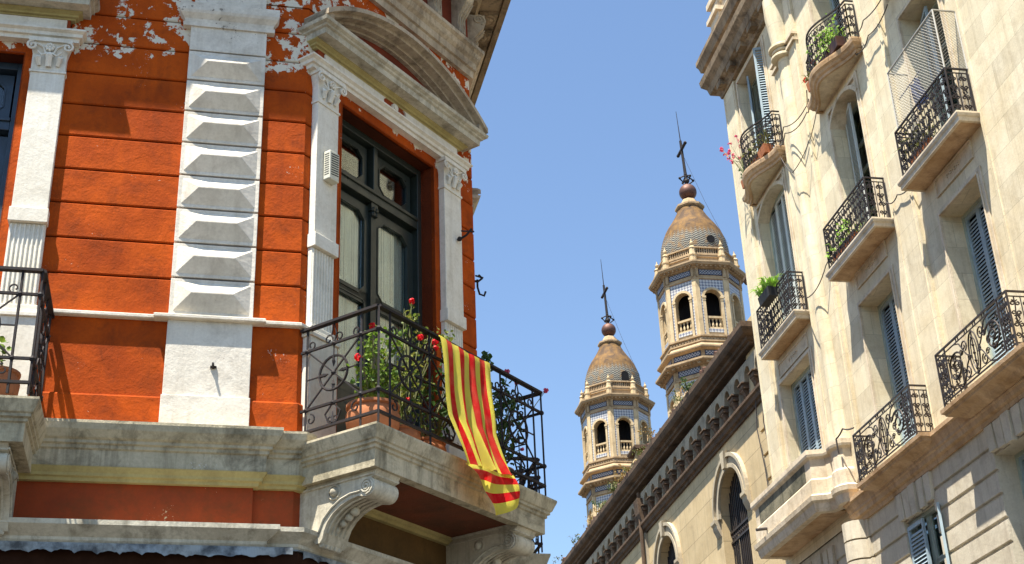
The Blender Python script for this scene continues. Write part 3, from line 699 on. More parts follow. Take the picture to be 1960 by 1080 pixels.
    for a in (o + .09, o + 2.26):
        b = a + .33
        pr = [(0, 5.70), (.86, 5.70), (.88, 5.655), (.84, 5.60), (.845, 5.585)] + [(.76 + .085 * cos(rad(t)), 5.50 + .085 * sin(rad(t))) for t in range(60, -110, -20)] + \
             [(.66, 5.435), (.56, 5.42), (.46, 5.385), (.38, 5.335), (.32, 5.27), (.285, 5.20), (.27, 5.14), (.24, 5.10), (.19, 5.10), (.17, 5.14), (0, 5.14)]
        mb = MB(); mb.dz(fr, pr, a, b)
        for sd in (a - .006, b + .006):
            mb.tube([fr.P(sd, d, z) for d, z in spiral(.755, 5.505, .075, .008, -90, 900, 30)], .010, 5)
            mb.tube([fr.P(sd, d, z) for d, z in [(.69, 5.47), (.58, 5.47), (.47, 5.44), (.37, 5.385), (.28, 5.30), (.23, 5.20), (.14, 5.18)]], .011, 5)
            mb.tube([fr.P(sd, d, z) for d, z in arc(.40, 5.52, .065, 0, 340, 14)], .008, 5, True)
            mb.lathe(fr.P(sd, .40, 5.52), [(.001, -.0), (.001, .0)], 3)
            mb.ball(fr.P(sd, .40, 5.52), .042, 10, 6)
            mb.tube([fr.P(sd, .03, 5.60), fr.P(sd, .84, 5.60)], .012, 5); mb.tube([fr.P(sd, .03, 5.655), fr.P(sd, .86, 5.655)], .016, 5)
        for i in range(5):
            x = a + .05 + i * .055; mb.tube([fr.P(x, d, z) for d, z in [(.70, 5.435), (.56, 5.412), (.46, 5.377), (.38, 5.325), (.32, 5.262), (.285, 5.19)]], .012, 5)
            mb.ball(fr.P(x, .22, 5.10), .035, 6, 4)
        for i in range(4):
            t = i / 3; mb.ball(fr.P(a + .16, .50 - .2 * t, 5.37 - .13 * t), .045 - .006 * i, 7, 5)
        mb.build('bracket', 'aged_pale', parent, smooth=True)
bay(LC, 0, CB, 'door'); bay(LB, BAYB, CB, 'bluedoor'); bay(LA, SAY, CB, 'door')
MB().box(LB, BAYB - 2.3, BAYB + .02, .05, .062, 6.12, 6.125).build('joint_strip', 'slot', CB) if False else None

# scalloped zinc awning valance, dark canvas above it
mb = MB()
pth = [xy(LB, -8.9, .24), xy(LB, 0, .24), xy(LC, 2.91, .24)]
aw = None
def valance(fr, a, b, d):
    n = int((b - a) / .0225); vs = []; fs = []
    for i in range(n + 1):
        s_ = a + (b - a) * i / n; ph = (i % 8) / 8.0
        dip = .022 * abs(sin(pi * ph)) + .010 * sin(s_ * 3.1) + .010 * random.random()
        vs += [fr.P(s_, d, 5.035), fr.P(s_, d + .012 * sin(s_ * 9), 4.955 + .02 * sin(s_ * 1.3) + dip * (1 if ph else .3))]
    for i in range(n): fs.append((2 * i, 2 * i + 2, 2 * i + 3, 2 * i + 1))
    o = len(vs); vs += [(v[0] - fr.n[0] * .004, v[1] - fr.n[1] * .004, v[2]) for v in vs]
    fs += [tuple(o + k for k in f)[::-1] for f in fs[:n]]
    mb.add(vs, fs)
valance(LB, -8.8, .0, .19); valance(LC, .0, 2.8, .14)
mb.sweep([xy(LB, -8.9), xy(LB, 0), xy(LC, 2.91)], [(-.0, 5.022), (.13, 5.022), (.13, 5.032), (0, 5.032)])
AW = thing('awning', LB.P(-1, .2, 4.9), 'grey-blue scalloped metal awning edge under the lower cornice of the red building', 'awning')
mb.build('valance', 'zinc', AW)
MB().sweep([xy(LB, -8.9), xy(LB, 0), xy(LC, 2.91)], [(.03, 4.55), (.09, 4.55), (.12, 5.0), (.11, 5.02), (.03, 5.02)]).build('canvas', 'awning', AW)

# alarm box on the left pilaster of the corner door
AB = thing('alarm_box', LC.P(.26, .09, 8.84), 'small beige slotted box fixed on the white pilaster left of the corner door', 'alarm box')
MB().box(LC, .19, .335, .082, .17, 8.84, 9.17).build('case', 'alarm', AB, bevel=.01)
mb = MB()
for i in range(10): mb.sz(LC, [(.21, 8.89 + i * .026), (.32, 8.905 + i * .026), (.32, 8.915 + i * .026), (.21, 8.90 + i * .026)], .168, .173)
for i in range(10): mb.dz(LC, [(.10, 8.89 + i * .026), (.16, 8.89 + i * .026), (.16, 8.90 + i * .026), (.10, 8.90 + i * .026)], .1885, .192)
mb.build('slots', 'slot', AB)
# lamp hooks beyond the right corner, hook on the right pilaster
mb = MB()
mb.tube([LA.P(1.15, 0, 9.42), LA.P(1.15, .28, 9.42), LA.P(1.16, .33, 9.47), LA.P(1.2, .30, 9.53)], .016, 5)
mb.tube([LA.P(1.1 + .0, .26, 9.42), LA.P(1.15, .27, 9.34), LA.P(1.18, .30, 9.26), LA.P(1.2, .36, 9.25), LA.P(1.2, .38, 9.31)], .014, 5)
mb.tube([LA.P(1.1, .24, 9.47), LA.P(1.2, .35, 9.50)], .012, 5)
tag(mb.build('iron_hook', 'iron'), 'black iron hook sticking out past the right edge of the red building', 'hook')
mb = MB()
mb.tube([LC.P(2.46, .09, 9.13), LC.P(2.48, .20, 9.17), LC.P(2.50, .26, 9.24)], .013, 5); mb.tube([LC.P(2.44, .16, 9.22), LC.P(2.60, .22, 9.26)], .010, 5); mb.ball(LC.P(2.46, .12, 9.14), .03, 6, 4)
tag(mb.build('iron_hook', 'iron'), 'small rusty iron hook on the white pilaster right of the corner door', 'hook')
# ------------------------------------------------------------------ the pale apartment building on the right
RB = thing('apartment_building', RF.P(7, -4, 0), 'tall pale stone apartment building on the right with iron balconies and louvred shutters', 'building')
F = RF
OPS = [(.91, 2.44, 8.55, 11.6, .19), (4.70, 5.94, 8.55, 11.43, .29), (7.72, 8.90, 8.55, 11.43, .31), (12.6, 13.8, 8.55, 11.43, .38),
       (.95, 2.42, 12.2, 15.38, .19), (4.75, 5.90, 12.2, 15.15, .30), (7.68, 8.87, 12.2, 15.0, .36), (12.6, 13.8, 12.2, 15.0, .36),
       (.78, 2.30, 15.6, 18.55, .30), (4.75, 5.90, 15.6, 18.4, .36), (7.70, 8.88, 15.8, 18.4, .36), (12.6, 13.8, 15.6, 18.4, .36)]
LOW = [(.95, 2.40, 5.2, 7.67, .3), (4.93, 5.97, 5.2, 7.67, .08), (7.82, 8.92, 5.2, 7.72, .3), (12.6, 13.7, 5.2, 7.7, .3)]
mb = MB(); wall_grid(mb, F, 0, 15, 8.25, 20.0, 0, OPS, .3)
P = F.P
mb.add([P(0, 0, 0), P(0, -10, 0), P(0, -10, 20.9), P(0, 0, 20.0)], [(0, 1, 2, 3)]); mb.add([P(15, 0, 0), P(15, -10, 0), P(15, -10, 20.9), P(15, 0, 20)], [(0, 1, 2, 3)])
mb.add([P(0, -10, 0), P(15, -10, 0), P(15, -10, 20.9), P(0, -10, 20.9)], [(0, 1, 2, 3)]); mb.add([P(0, 0, 20), P(15, 0, 20), P(15, -10, 20.0), P(0, -10, 20.0)], [(0, 1, 2, 3)])
mb.build('wall', 'stoneR', RB)
mb = MB()
for a, b in ((-.02, .66), (2.78, 3.95), (6.42, 7.14), (9.30, 12.2), (14.2, 15)):
    mb.box(F, a, b, .002, .055, 8.5, 18.72)
    for e in (a + .07, b - .07): mb.tube([P(e, .056, 8.6), P(e, .056, 18.7)], .014, 6)
mb.build('piers', 'stoneR', RB)
mb = MB()
mb.lathe(P(3.36, .0, 0), [(.19, 8.6), (.19, 17.3)], 20)
for z, r in ((17.30, .25), (17.42, .22), (17.50, .28)): mb.lathe(P(3.36, .06, 0), [(r - .03, z), (r, z + .02), (r, z + .06), (r - .03, z + .09)], 20)
mb.lathe(P(3.36, .06, 0), [(.20, 17.58), (.21, 17.8), (.24, 18.1), (.26, 18.3), (.26, 18.72)], 20)
mb.build('engaged_column', 'stoneR', RB, smooth=True)
mb = MB()
for z, o in ((17.36, .035), (17.50, .05)): 
    for a, b in ((2.76, 3.97),): mb.box(F, a, b, 0, .075 + o, z, z + .06)
mb.build('capital_band', 'plainR', RB)
# window architraves, sunk panels
def frame_ring(mb, s0, s1, z0, z1, wd, d0, d1):
    mb.box(F, s0 - wd, s0, d0, d1, z0, z1 + wd).box(F, s1, s1 + wd, d0, d1, z0, z1 + wd).box(F, s0, s1, d0, d1, z1, z1 + wd)
for k_, o in enumerate(OPS):
    mb = MB(); frame_ring(mb, o[0], o[1], o[2], o[3], .09, 0, .025); frame_ring(mb, o[0], o[1], o[2], o[3], .03, .025, .045)
    mb.build('window_surround', 'plainR', RB, bevel=.006)
    if k_ < 4:
        a, b = o[0] + .02, o[1] - .02; mb = MB()
        mb.box(F, a, b, 0, .012, 11.72, 12.01)
        for (x0, x1, y0, y1) in ((a, b, 11.72, 11.75), (a, b, 11.98, 12.01), (a, a + .03, 11.75, 11.98), (b - .03, b, 11.75, 11.98)): mb.box(F, x0, x1, .012, .03, y0, y1)
        for k in range(4): mb.tube([P(x, .02, z) for x, z in spiral((a + b) / 2 + (k - 1.5) * .12, 11.86, .045, .01, 0, 300, 8)], .012, 4)
        mb.build('carved_panel', 'plainR', RB)
    if k_ in (4, 5):
        a, b, z1 = o[0], o[1], o[3]; m = (a + b) / 2; h = (b - a) / 2; ri = .30; R_ = (h * h + ri * ri) / 2 / ri; zc = z1 - R_; mb = MB()
        an = math.degrees(math.asin(h / R_)); A = arc(m, zc, R_, 90 + an, 90 - an, 14)
        for i in range(14):
            p, q = A[i], A[i + 1]; mb.sz(F, [p, q, (q[0], z1 + .001), (p[0], z1 + .001)], -.19 if k_ == 4 else -.30, -.002)
        A2 = arc(m, zc, R_ + .07, 90 + an, 90 - an, 14)
        for i in range(14): mb.sz(F, [A[i], A[i + 1], A2[i + 1], A2[i]], 0, .05)
        mb.build('arched_head', 'plainR', RB)

# shutters and windows
def shutter_mesh(mb, T, w_, z0, z1, pitch=.058, st=.045):
    """T(a, b, z): a across the leaf, b out of it"""
    def bx(a0, a1, b0, b1, c0, c1):
        mb.add([T(a0, b0, c0), T(a1, b0, c0), T(a1, b1, c0), T(a0, b1, c0), T(a0, b0, c1), T(a1, b0, c1), T(a1, b1, c1), T(a0, b1, c1)],
               [(0, 1, 2, 3), (7, 6, 5, 4), (0, 4, 5, 1), (1, 5, 6, 2), (2, 6, 7, 3), (3, 7, 4, 0)])
    bx(0, st, 0, .04, z0, z1); bx(w_ - st, w_, 0, .04, z0, z1)
    bx(st, w_ - st, 0, .04, z0, z0 + .08); bx(st, w_ - st, 0, .04, z1 - .06, z1)
    n = int((z1 - z0 - .16) / pitch)
    for i in range(n):
        z = z0 + .09 + i * pitch
        mb.add([T(st, .034, z), T(w_ - st, .034, z), T(w_ - st, .006, z + pitch * .80), T(st, .006, z + pitch * .80), T(st, .038, z + .008), T(w_ - st, .038, z + .008), T(w_ - st, .010, z + pitch * .80 + .008), T(st, .010, z + pitch * .80 + .008)],
               [(0, 1, 2, 3), (7, 6, 5, 4), (0, 4, 5, 1), (1, 5, 6, 2), (2, 6, 7, 3), (3, 7, 4, 0)])
def window_r(o, kind, mat_s='shutter', leaves=3):
    s0, s1, z0, z1, rec = o[:5]; d = -rec
    mb = MB(); mb.box(F, s0, s0 + .05, d - .10, d, z0, z1).box(F, s1 - .05, s1, d - .10, d, z0, z1).box(F, s0 + .05, s1 - .05, d - .10, d, z1 - .05, z1).box(F, s0 + .05, s1 - .05, d - .1, d, z0, z0 + .05)
    m = (s0 + s1) / 2
    if kind != 'closed':
        mb.box(F, m - .03, m + .03, d - .10, d - .05, z0 + .05, z1 - .05)
        for z in (z0 + .9, z0 + 1.7, z1 - .75): mb.box(F, s0 + .05, s1 - .05, d - .10, d - .055, z, z + .06)
        for a, b in ((s0 + .05, m - .03), (m + .03, s1 - .05)): mb.box(F, a, a + .05, d - .10, d - .06, z0 + .05, z1 - .05).box(F, b - .05, b, d - .10, d - .06, z0 + .05, z1 - .05)
    wn = mb.build('window', 'framegreen', RB)
    mb = MB(); mb.box(F, s0 + .05, s1 - .05, d - .50, d - .49, z0, z1) if kind != 'closed' else mb.box(F, s0 + .04, s1 - .04, d - .11, d - .10, z0, z1)  # black sheet stands in for the shade of the room behind
    mb.build('dark_room_sheet', 'dark', wn)
    if kind != 'closed':
        MB().box(F, s0 + .05, s1 - .05, d - .082, d - .078, z0 + .05, z1 - .05).build('pane', 'glass', wn)
        mb = MB()
        for a, b in ((s0 + .1, m - .08), (m + .08, s1 - .1)): mb.box(F, a, b, d - .20, d - .19, z0, z1 - .9)
        mb.build('curtain', 'curtain', wn)
    if kind == 'closed':
        lw = (s1 - s0 - .10) / leaves
        for k in range(leaves):
            a = s0 + .05 + k * lw
            mb = MB(); shutter_mesh(mb, lambda x, b, z, a=a: P(a + x, d - .06 + b, z), lw - .004, z0 + .02, z1 - .05); mb.build('shutter', mat_s, wn)
    else:
        lw = (s1 - s0 - .08) / 4
        for k, (piv, dr, ang) in enumerate(((s0 + .03, 1, o[5]), (s1 - .03, -1, o[6]))):
            if ang is None: continue
            ca, sa = cos(rad(ang)), sin(rad(ang))
            mb = MB(); shutter_mesh(mb, lambda x, b, z: P(piv + dr * (x * ca - b * sa), d + .02 + x * sa + b * ca, z), lw * (o[7] if len(o) > 7 and k == 0 else 1.25), z0 + .03, z1 - .08); mb.build('shutter', mat_s, wn)
for i, lv in ((0, 4), (1, 3), (2, 3), (3, 3)): window_r(OPS[i], 'closed', 'shutter', lv)
window_r(OPS[4], 'closed', 'shutter_sunlit', 4)
window_r(OPS[5] + (14, None, 1.9), 'open', 'shutter_sunlit'); window_r(OPS[6] + (16, None, 1.7), 'open', 'shutter'); window_r(OPS[7], 'closed')
window_r(OPS[8] + (28, 70), 'open', 'shutter'); window_r(OPS[9], 'closed', 'shutter', 3); window_r(OPS[10] + (20, 70), 'open'); window_r(OPS[11], 'closed')
window_r(LOW[0] + (15, 75), 'open'); window_r(LOW[1] + (0, 150, 2.15), 'open'); window_r(LOW[2], 'closed', 'shutter', 3); window_r(LOW[3], 'closed')

# cornice and parapet
mb = MB()
cp = [xy(F, 0, -9.9), xy(F, 0, 0), xy(F, 15, 0)]
mb.sweep(cp, [(-.05, 18.72), (.08, 18.74), (.10, 18.82), (.16, 18.90), (.26, 18.94), (.28, 19.02), (.30, 19.10), (.40, 19.22), (.42, 19.36), (.30, 19.40), (.28, 19.50), (.30, 19.56), (.37, 19.60), (.40, 19.72), (.44, 19.80), (.44, 19.90), (-.05, 20.02)])
mb.build('cornice', 'corniceR', RB)
for i in range(22):
    mb = MB(); a = .15 + i * .68; mb.box(F, a, a + .26, .02, .25, 18.80, 18.945); mb.ball(P(a + .47, .14, 18.93), .10, 8, 5, .5)
    mb.build('cornice_bracket', 'corniceR', RB)
mb = MB()
mb.sweep([xy(F, 0, -9.9), xy(F, 0, -.02), xy(F, 15, -.02)], [(-.3, 20.0), (0, 20.0), (0, 21.0), (.05, 21.03), (.05, 21.15), (-.3, 21.15)])
for a in (-.12, 7, 13): mb.box(F, a, a + .55, -.3, .10, 20.0, 20.75); mb.box(F, a - .06, a + .61, -.35, .17, 20.75, 20.86); mb.box(F, a + .05, a + .5, -.3, .08, 20.86, 21.1); mb.box(F, a - .04, a + .59, -.3, .14, 21.16, 21.3)
for i in range(3): mb.tube([P(1.2 + 3.1 * i, 0, 20.35), P(1.2 + 3.1 * i, .22, 20.33)], .03, 6)
mb.build('parapet', 'plainR', RB)
mb = MB(); mb.tube([P(-.0, -.6, 21.1), P(-.02, -.6, 23.4)], .012, 5); mb.build('mast', 'cable', RB)

# rail patterns on this facade
def scrolls_dense(mb, Pf, a0, a1, z0, z1, cell=.185):
    n = max(1, round((a1 - a0) / cell)); c = (a1 - a0) / n; h = z1 - z0
    T = lambda pts, rr=.0085, nn=4, cl=False: mb.tube([Pf(a, z) for a, z in pts], rr, nn, cl)
    for i in range(n + 1): T([(a0 + c * i, z0), (a0 + c * i, z1)], .008 if 0 < i < n else .013)
    for i in range(n):
        m = a0 + c * (i + .5); r = c * .23
        for sg in (-1, 1):
            for k, zz in enumerate((z0 + h * .17, z0 + h * .40, z0 + h * .64, z0 + h * .86)):
                T([(m + sg * x, z) for x, z in spiral(r * .95, zz, r * .98, r * .2, (90 if k % 2 else -90), (90 if k % 2 else -90) + (430 if k % 2 else -430), 12)], .0105)
        T([(m, z0), (m - .02, z0 + h * .3), (m + .02, z0 + h * .55), (m, z0 + h * .8), (m, z1)], .009)
        T([(m - .03, z0 + h * .52), (m, z0 + h * .60), (m + .03, z0 + h * .52), (m, z0 + h * .46)], .012, 4, True)
def bars(mb, Pf, a0, a1, zs, Pd=None):
    for z, r in zs: mb.tube([Pf(a0 + (a1 - a0) * i / 16, z) for i in range(17)], r, 4)
def rail_r(s0, s1, z0, z1, d, parent, style='dense'):
    mb = MB(); fr_ = lambda a, z: P(a, d, z)
    sides = [(lambda a, z: P(s0, a, z)), (lambda a, z: P(s1, a, z))]
    for q_ in (s0, s1): mb.tube([P(q_, d, z0 - .05), P(q_, d, z1 + .01)], .017, 4).tube([P(q_, .03, z0 - .05), P(q_, .03, z1)], .014, 4)
    bars(mb, fr_, s0, s1, ((z1, .017), (z1 - .07, .010), (z0, .012)))
    for sf in sides: bars(mb, sf, .02, d, ((z1, .017), (z1 - .07, .010), (z0, .012)))
    if style == 'dense':
        scrolls_dense(mb, fr_, s0, s1, z0, z1 - .07)
        for sf in sides: scrolls_dense(mb, sf, .04, d, z0, z1 - .07, .16)
        for a in [s0 + (s1 - s0) * k / 8 for k in range(1, 8)]: mb.ball(P(a, d, z1 - .035), .02, 5, 3)
    else:
        for sf in sides: scrolls_dense(mb, sf, .04, d, z0, z1 - .07, .16)
        e = .26
        scrolls_dense(mb, fr_, s0, s0 + e, z0, z1 - .07, .13); scrolls_dense(mb, fr_, s1 - e, s1, z0, z1 - .07, .13)
        for q_ in (s0 + e, s1 - e): mb.tube([fr_(q_, z0), fr_(q_, z1)], .014, 4)
        T = lambda pts, rr=.010, nn=5, cl=False: mb.tube([fr_(a, z) for a, z in pts], rr, nn, cl)
        a0, a1 = s0 + e, s1 - e; h = z1 - .07 - z0; n = 2; c = (a1 - a0) / n; m = (a0 + a1) / 2; zc = z0 + h / 2
        bars(mb, fr_, s0, s1, ((z0 + .05, .008),))
        T(arc(m, zc, .13, 0, 345, 18, h * .46), .012, 5, True); T(arc(m, zc, .075, 0, 345, 14, h * .34), .009, 5, True)
        T([(m, z0), (m, z1 - .07)], .012)
        for q in range(5): mb.ball(P(m, d, z0 + h * (.15 + .17 * q)), .022, 6, 4)
        for sg in (-1, 1):
            T([(m + sg * x, z) for x, z in spiral((a1 - a0) / 2 - .24, zc, .22, .03, 150, 150 - 620, 34)], .015)
            T([(m + sg * x, z) for x, z in spiral(.24, z0 + h * .80, .085, .015, 250, 250 - 470, 18)], .011)
            T([(m + sg * x, z) for x, z in spiral(.24, z0 + h * .20, .085, .015, 110, 110 + 470, 18)], .011)
            T([(m + sg * .13, zc), (m + sg * .22, z0 + h * .62), (m + sg * .36, z0 + h * .93), (m + sg * .50, z1 - .07)], .011)
            T([(m + sg * .13, zc), (m + sg * .22, z0 + h * .38), (m + sg * .36, z0 + h * .07), (m + sg * .50, z0)], .011)
            T([(m + sg * x, z) for x, z in spiral((a1 - a0) / 2 - .06, z0 + h * .82, .06, .012, -60, 360, 14)], .010)
            T([(m + sg * x, z) for x, z in spiral((a1 - a0) / 2 - .06, z0 + h * .16, .06, .012, 60, -360, 14)], .010)
            for (qa, qz, qr, qs) in ((.40, .50, .07, 0), (.14, .50, .05, 180), (.52, .30, .06, 90), (.52, .72, .06, 270), (.33, .30, .05, 0), (.33, .72, .05, 180)): T([(m + sg * x, z) for x, z in spiral(qa, z0 + h * qz, qr, .012, qs, qs + 480, 14)], .010)
            for q in (.12, .38): T([(m + sg * (q - .03), z1 - .07), (m + sg * (q - .03), z1), (m + sg * (q + .03), z1), (m + sg * (q + .03), z1 - .07)], .010)
    return mb.build('railing', 'iron' if style == 'dense' else 'ironbrown', parent)
def slab_r(s0, s1, z0, z1, d, lip=.03, floor='ledgeR'):
    mb = MB(); mb.sweep([xy(F, s0, -.02), xy(F, s0, d), xy(F, s1, d), xy(F, s1, -.02)], [(-.05, z0), (0, z0), (0, z0 + (z1 - z0) * .45), (lip * .6, z0 + (z1 - z0) * .55), (lip, z1 - .03), (lip, z1), (-.05, z1)])
    b = mb.build('balcony', 'plainR', RB, bevel=.006)
    MB().box(F, s0 + .04, s1 - .04, -.01, d - .04, z0 + .004, z1 - .01).build('balcony_floor', floor, b)
    return b
bA = slab_r(7.38, 9.30, 12.03, 12.18, .37); rail_r(7.51, 9.20, 12.22, 12.97, .36, bA)
bB = slab_r(4.43, 6.36, 12.0, 12.15, .37); rail_r(4.53, 6.26, 12.20, 12.94, .36, bB)
bC = slab_r(.87, 2.76, 12.12, 12.28, .32); rail_r(.97, 2.66, 12.32, 13.10, .32, bC)
b5 = slab_r(7.38, 9.30, 15.62, 15.77, .37); rail_r(7.51, 9.20, 15.81, 16.57, .36, b5)
# serpentine balconies on the third floor
def wavy(s0, s1, zt, zb, zr, bulge=.30, base=.19, cw=1.0):
    def dd(a):
        t = min(1, max(0, (a - s0) / (s1 - s0))); return base + bulge * (sin(pi * t) ** 2.3)
    N = 22; pl = [(s0 + (s1 - s0) * i / N) for i in range(N + 1)]
    path = [xy(F, s0, -.02)] + [xy(F, a, dd(a)) for a in pl] + [xy(F, s1, -.02)]
    mb = MB(); mb.sweep(path, [(-.10, zb), (-.06, zb), (-.055, zb + .05), (-.02, zb + .07), (.0, zb + .11), (.035, zb + .14), (.045, zt - .03), (.045, zt), (-.10, zt)])
    vs = [P(a, 0, zb + .03) for a in pl] + [P(a, dd(a) - .08, zb + .03) for a in pl]
    b = mb.build('balcony', 'ledgeR', RB)
    m2 = MB(); m2.add(vs, [(i, i + 1, N + 2 + i, N + 1 + i) for i in range(N)]); vs2 = [(v[0], v[1], zt - .02) for v in vs]; m2.add(vs2, [(i, i + 1, N + 2 + i, N + 1 + i) for i in range(N)])
    m2.build('balcony_floor', 'plainR', b)
    r0, r1 = s0 + .08, s1 - .08
    mb = MB(); f2 = lambda a, z: P(a, dd(a) - .02, z)
    bars(mb, f2, r0, r1, ((zr, .018), (zr - .07, .010), (zt + .05, .012))); scrolls_dense(mb, f2, r0, r1, zt + .05, zr - .07, .17)
    for q in (r0, r1):
        sf = lambda a, z, q=q: P(q, a, z); bars(mb, sf, .02, dd(q) - .02, ((zr, .017), (zr - .07, .01), (zt + .05, .012))); scrolls_dense(mb, sf, .03, dd(q) - .02, zt + .05, zr - .07, .2)
    mb.build('railing', 'iron', b)
    return b
wavy(.80, 2.75, 15.75, 15.52, 16.60); wavy(4.42, 6.40, 15.58, 15.35, 16.42)
# stone balcony
mb = MB()
sp = [xy(F, .18, -.05), xy(F, .18, .54), xy(F, 2.98, .54), xy(F, 3.06, .30), xy(F, 3.18, .25)] + [xy(F, 3.38 + .22 * sin(rad(t)), .14 + .16 * cos(rad(t))) for t in (-50, -20, 10, 40, 70)] + [xy(F, 3.62, -.05)]
mb.sweep(sp, [(-.12, 8.46), (0, 8.46), (.02, 8.52), (.03, 8.60), (.07, 8.64), (.08, 8.72), (.03, 8.76), (.03, 9.0), (.0, 9.04), (0, 9.36), (.02, 9.38), (.05, 9.40), (.06, 9.44), (.06, 9.52), (-.12, 9.54)])
sb = mb.build('stone_balcony', 'plainR', RB)
MB().box(F, .22, 3.0, -.02, .52, 8.475, 8.66).build('balcony_floor', 'ledgeR', sb)
MB().box(F, .40, 2.74, .53, .546, 9.05, 9.36).build('sunk_panel', 'darkpanel', sb)
MB().tube([P(.75, .55, 8.86), P(.75, .78, 8.83)], .028, 8).build('spout', 'cable', sb)
# ledge with mouldings at the foot of the upper storeys
mb = MB()
lp = lambda o: [(-.05, 8.12), (.04, 8.12), (.05, 8.18), (.10, 8.20), (.11, 8.26), (.13 + o * .5, 8.28), (.13 + o * .6, 8.32), (.15 + o, 8.36), (.17 + o, 8.42), (.20 + o, 8.44), (.20 + o, 8.50), (-.05, 8.53)]
mb.sweep([xy(F, 3.3, 0), xy(F, 15, 0)], lp(0))
mb.build('ledge', 'ledgeR', RB)
for (a, b, d) in ((4.30, 6.52, .33), (7.46, 9.62, .40)):
    mb = MB(); mb.sweep([xy(F, a, -.02), xy(F, a, d - .05), xy(F, b, d - .05), xy(F, b, -.02)], [(-.22, 8.30), (-.20, 8.30), (-.13, 8.33), (-.10, 8.36), (-.02, 8.39), (.02, 8.40), (.03, 8.43), (.065, 8.45), (.07, 8.505), (-.22, 8.52)])
    bl = mb.build('balcony', 'ledgeR', RB); MB().box(F, a + .2, b - .2, 0, d - .26, 8.305, 8.50).build('balcony_floor', 'ledgeR', bl)
    rail_r(a + .06, b - .06, 8.56, 9.28, d, bl, 'open')
# rusticated lower storeys
ZR = [8.15 - .322 * i for i in range(26)]
mb = MB()
def rows(mb, a, b, zt=8.13):
    for i in range(25):
        z1, z0 = ZR[i], ZR[i + 1]
        segs = [(a, b)]
        for o in LOW:
            if z0 + .16 < o[3] and z1 - .16 > o[2]:
                segs = [q for (x, y) in segs for q in ((x, min(y, o[0])), (max(x, o[1]), y)) if q[1] - q[0] > .03]
        for x, y in segs: mb.frustum(F, (x, y, z0 + .012, z1 - .012), (x + .0, y - .0, z0 + .03, z1 - .03), -.03, .0)
rows(mb, 0, 3.02); rows(mb, 3.72, 15)
mb.build('rusticated_courses', 'rustR', RB)
mb = MB(); wall_grid(mb, F, 0, 15, 0, 8.26, -.032, LOW, .3); mb.build('lower_wall', 'rustR', RB)
mb = MB()
for i in range(25):
    z1, z0 = ZR[i], ZR[i + 1]
    for (c, r) in ((3.38, .26),):
        mb.sd(F, [(c - .34, -.03), (c - .34, .03)] + [(c + r * cos(rad(t)), .03 + r * sin(rad(t))) for t in range(180, -1, -20)] + [(c + .34, .03), (c + .34, -.03)], z0 + .014, z1 - .014)
mb.build('rounded_pier', 'rustR', RB)
for o in LOW:
    m = (o[0] + o[1]) / 2; mb = MB()
    for k in range(-2, 3):
        w0, w1 = .085, .105; x = m + k * .235
        mb.sz(F, [(x - w0 + k * -.0, o[3] + .03 - .05 * (2 - abs(k)) * .5), (x + w0, o[3] + .03 - .05 * (2 - abs(k)) * .5), (x + w1 + k * .012, 8.11), (x - w1 + k * .012, 8.11)], -.02, .05 + .02 * (k == 0))
    mb.build('voussoirs', 'rustR', RB, bevel=.008)

# ------------------------------------------------------------------ church with corbel table
CH = thing('church', RF.P(-20, -5, 0), 'tan church side wall with arched barred windows and a dark corbelled cornice', 'church')
D0 = -.3
mb = MB(); CW = [(-4.15, -2.50, 4, 10.62, .35), (-9.15, -7.50, 4, 10.62, .35), (-14.2, -12.55, 4, 10.62, .35), (-19.2, -17.6, 4, 10.62, .35)]
WR = .825
ops = [(a, b, c, e + WR, r) for a, b, c, e, r in CW]
wall_grid(mb, F, -42, 0, 0, 12.0, D0, ops, .35)
for a, b, c, e, r in CW:
    m = (a + b) / 2; A = arc(m, e, WR, 180, 0, 20)
    for i in range(20): mb.sz(F, [A[i], A[i + 1], (A[i + 1][0], e + WR + .001), (A[i][0], e + WR + .001)], D0 - .35, D0 - .0005)
mb.box(F, -42, -41.9, D0 - 10, D0, 0, 13.2)
mb.box(F, -1.5, -.01, -2.2, D0 - .001, 12.2, 13.95)
mb.build('wall', 'tan', CH)
ST = .682; s_first = -.62
mb = MB(); slots = [(s_first - ST * i - .19, s_first - ST * i + .19, 12.42, 12.692) for i in range(60) if s_first - ST * i > -41.7]
wall_grid(mb, F, -42, -.02, 12.0, 12.692, D0, slots, .34); mb.add([P(-42, D0 - .34, 12.3), P(-.02, D0 - .34, 12.3), P(-.02, D0 - .34, 13.3), P(-42, D0 - .34, 13.3)], [(0, 1, 2, 3)])
mb.build('upper_wall', 'greytan', CH)
mb = MB(); mb.sweep([xy(F, -42, D0), xy(F, -.02, D0)], [(-.02, 12.02), (.05, 12.02), (.06, 12.08), (.11, 12.10), (.13, 12.18), (.17, 12.21), (.17, 12.27), (.03, 12.31), (-.02, 12.31)]); mb.build('string_course', 'brownstone', CH)
mb = MB(); mb.sweep([xy(F, -42, D0), xy(F, -1.0, D0), xy(F, -1.0, D0 - .8)], [(-.02, 13.27), (.13, 13.28), (.14, 13.33), (.20, 13.35), (.21, 13.41), (.30, 13.44), (.34, 13.50), (.36, 13.56), (.36, 13.68), (-.02, 13.74)]); mb.build('cornice', 'brownstone', CH)
mb = MB()
for i in range(60):
    c = s_first - ST * i
    if c < -41: break
    h = ST / 2; r = .19
    mb.sz(F, [(c - h, 12.69), (c - r, 12.69)] + [(c + r * cos(rad(t)), 12.69 + .26 * sin(rad(t))) for t in range(180, -1, -20)][1:-1] + [(c + r, 12.69), (c + h - .001, 12.69), (c + h - .001, 13.07), (c - h, 13.07)], D0 - .33, D0 + .10)
mb.build('arcade_band', 'sootystone', CH)
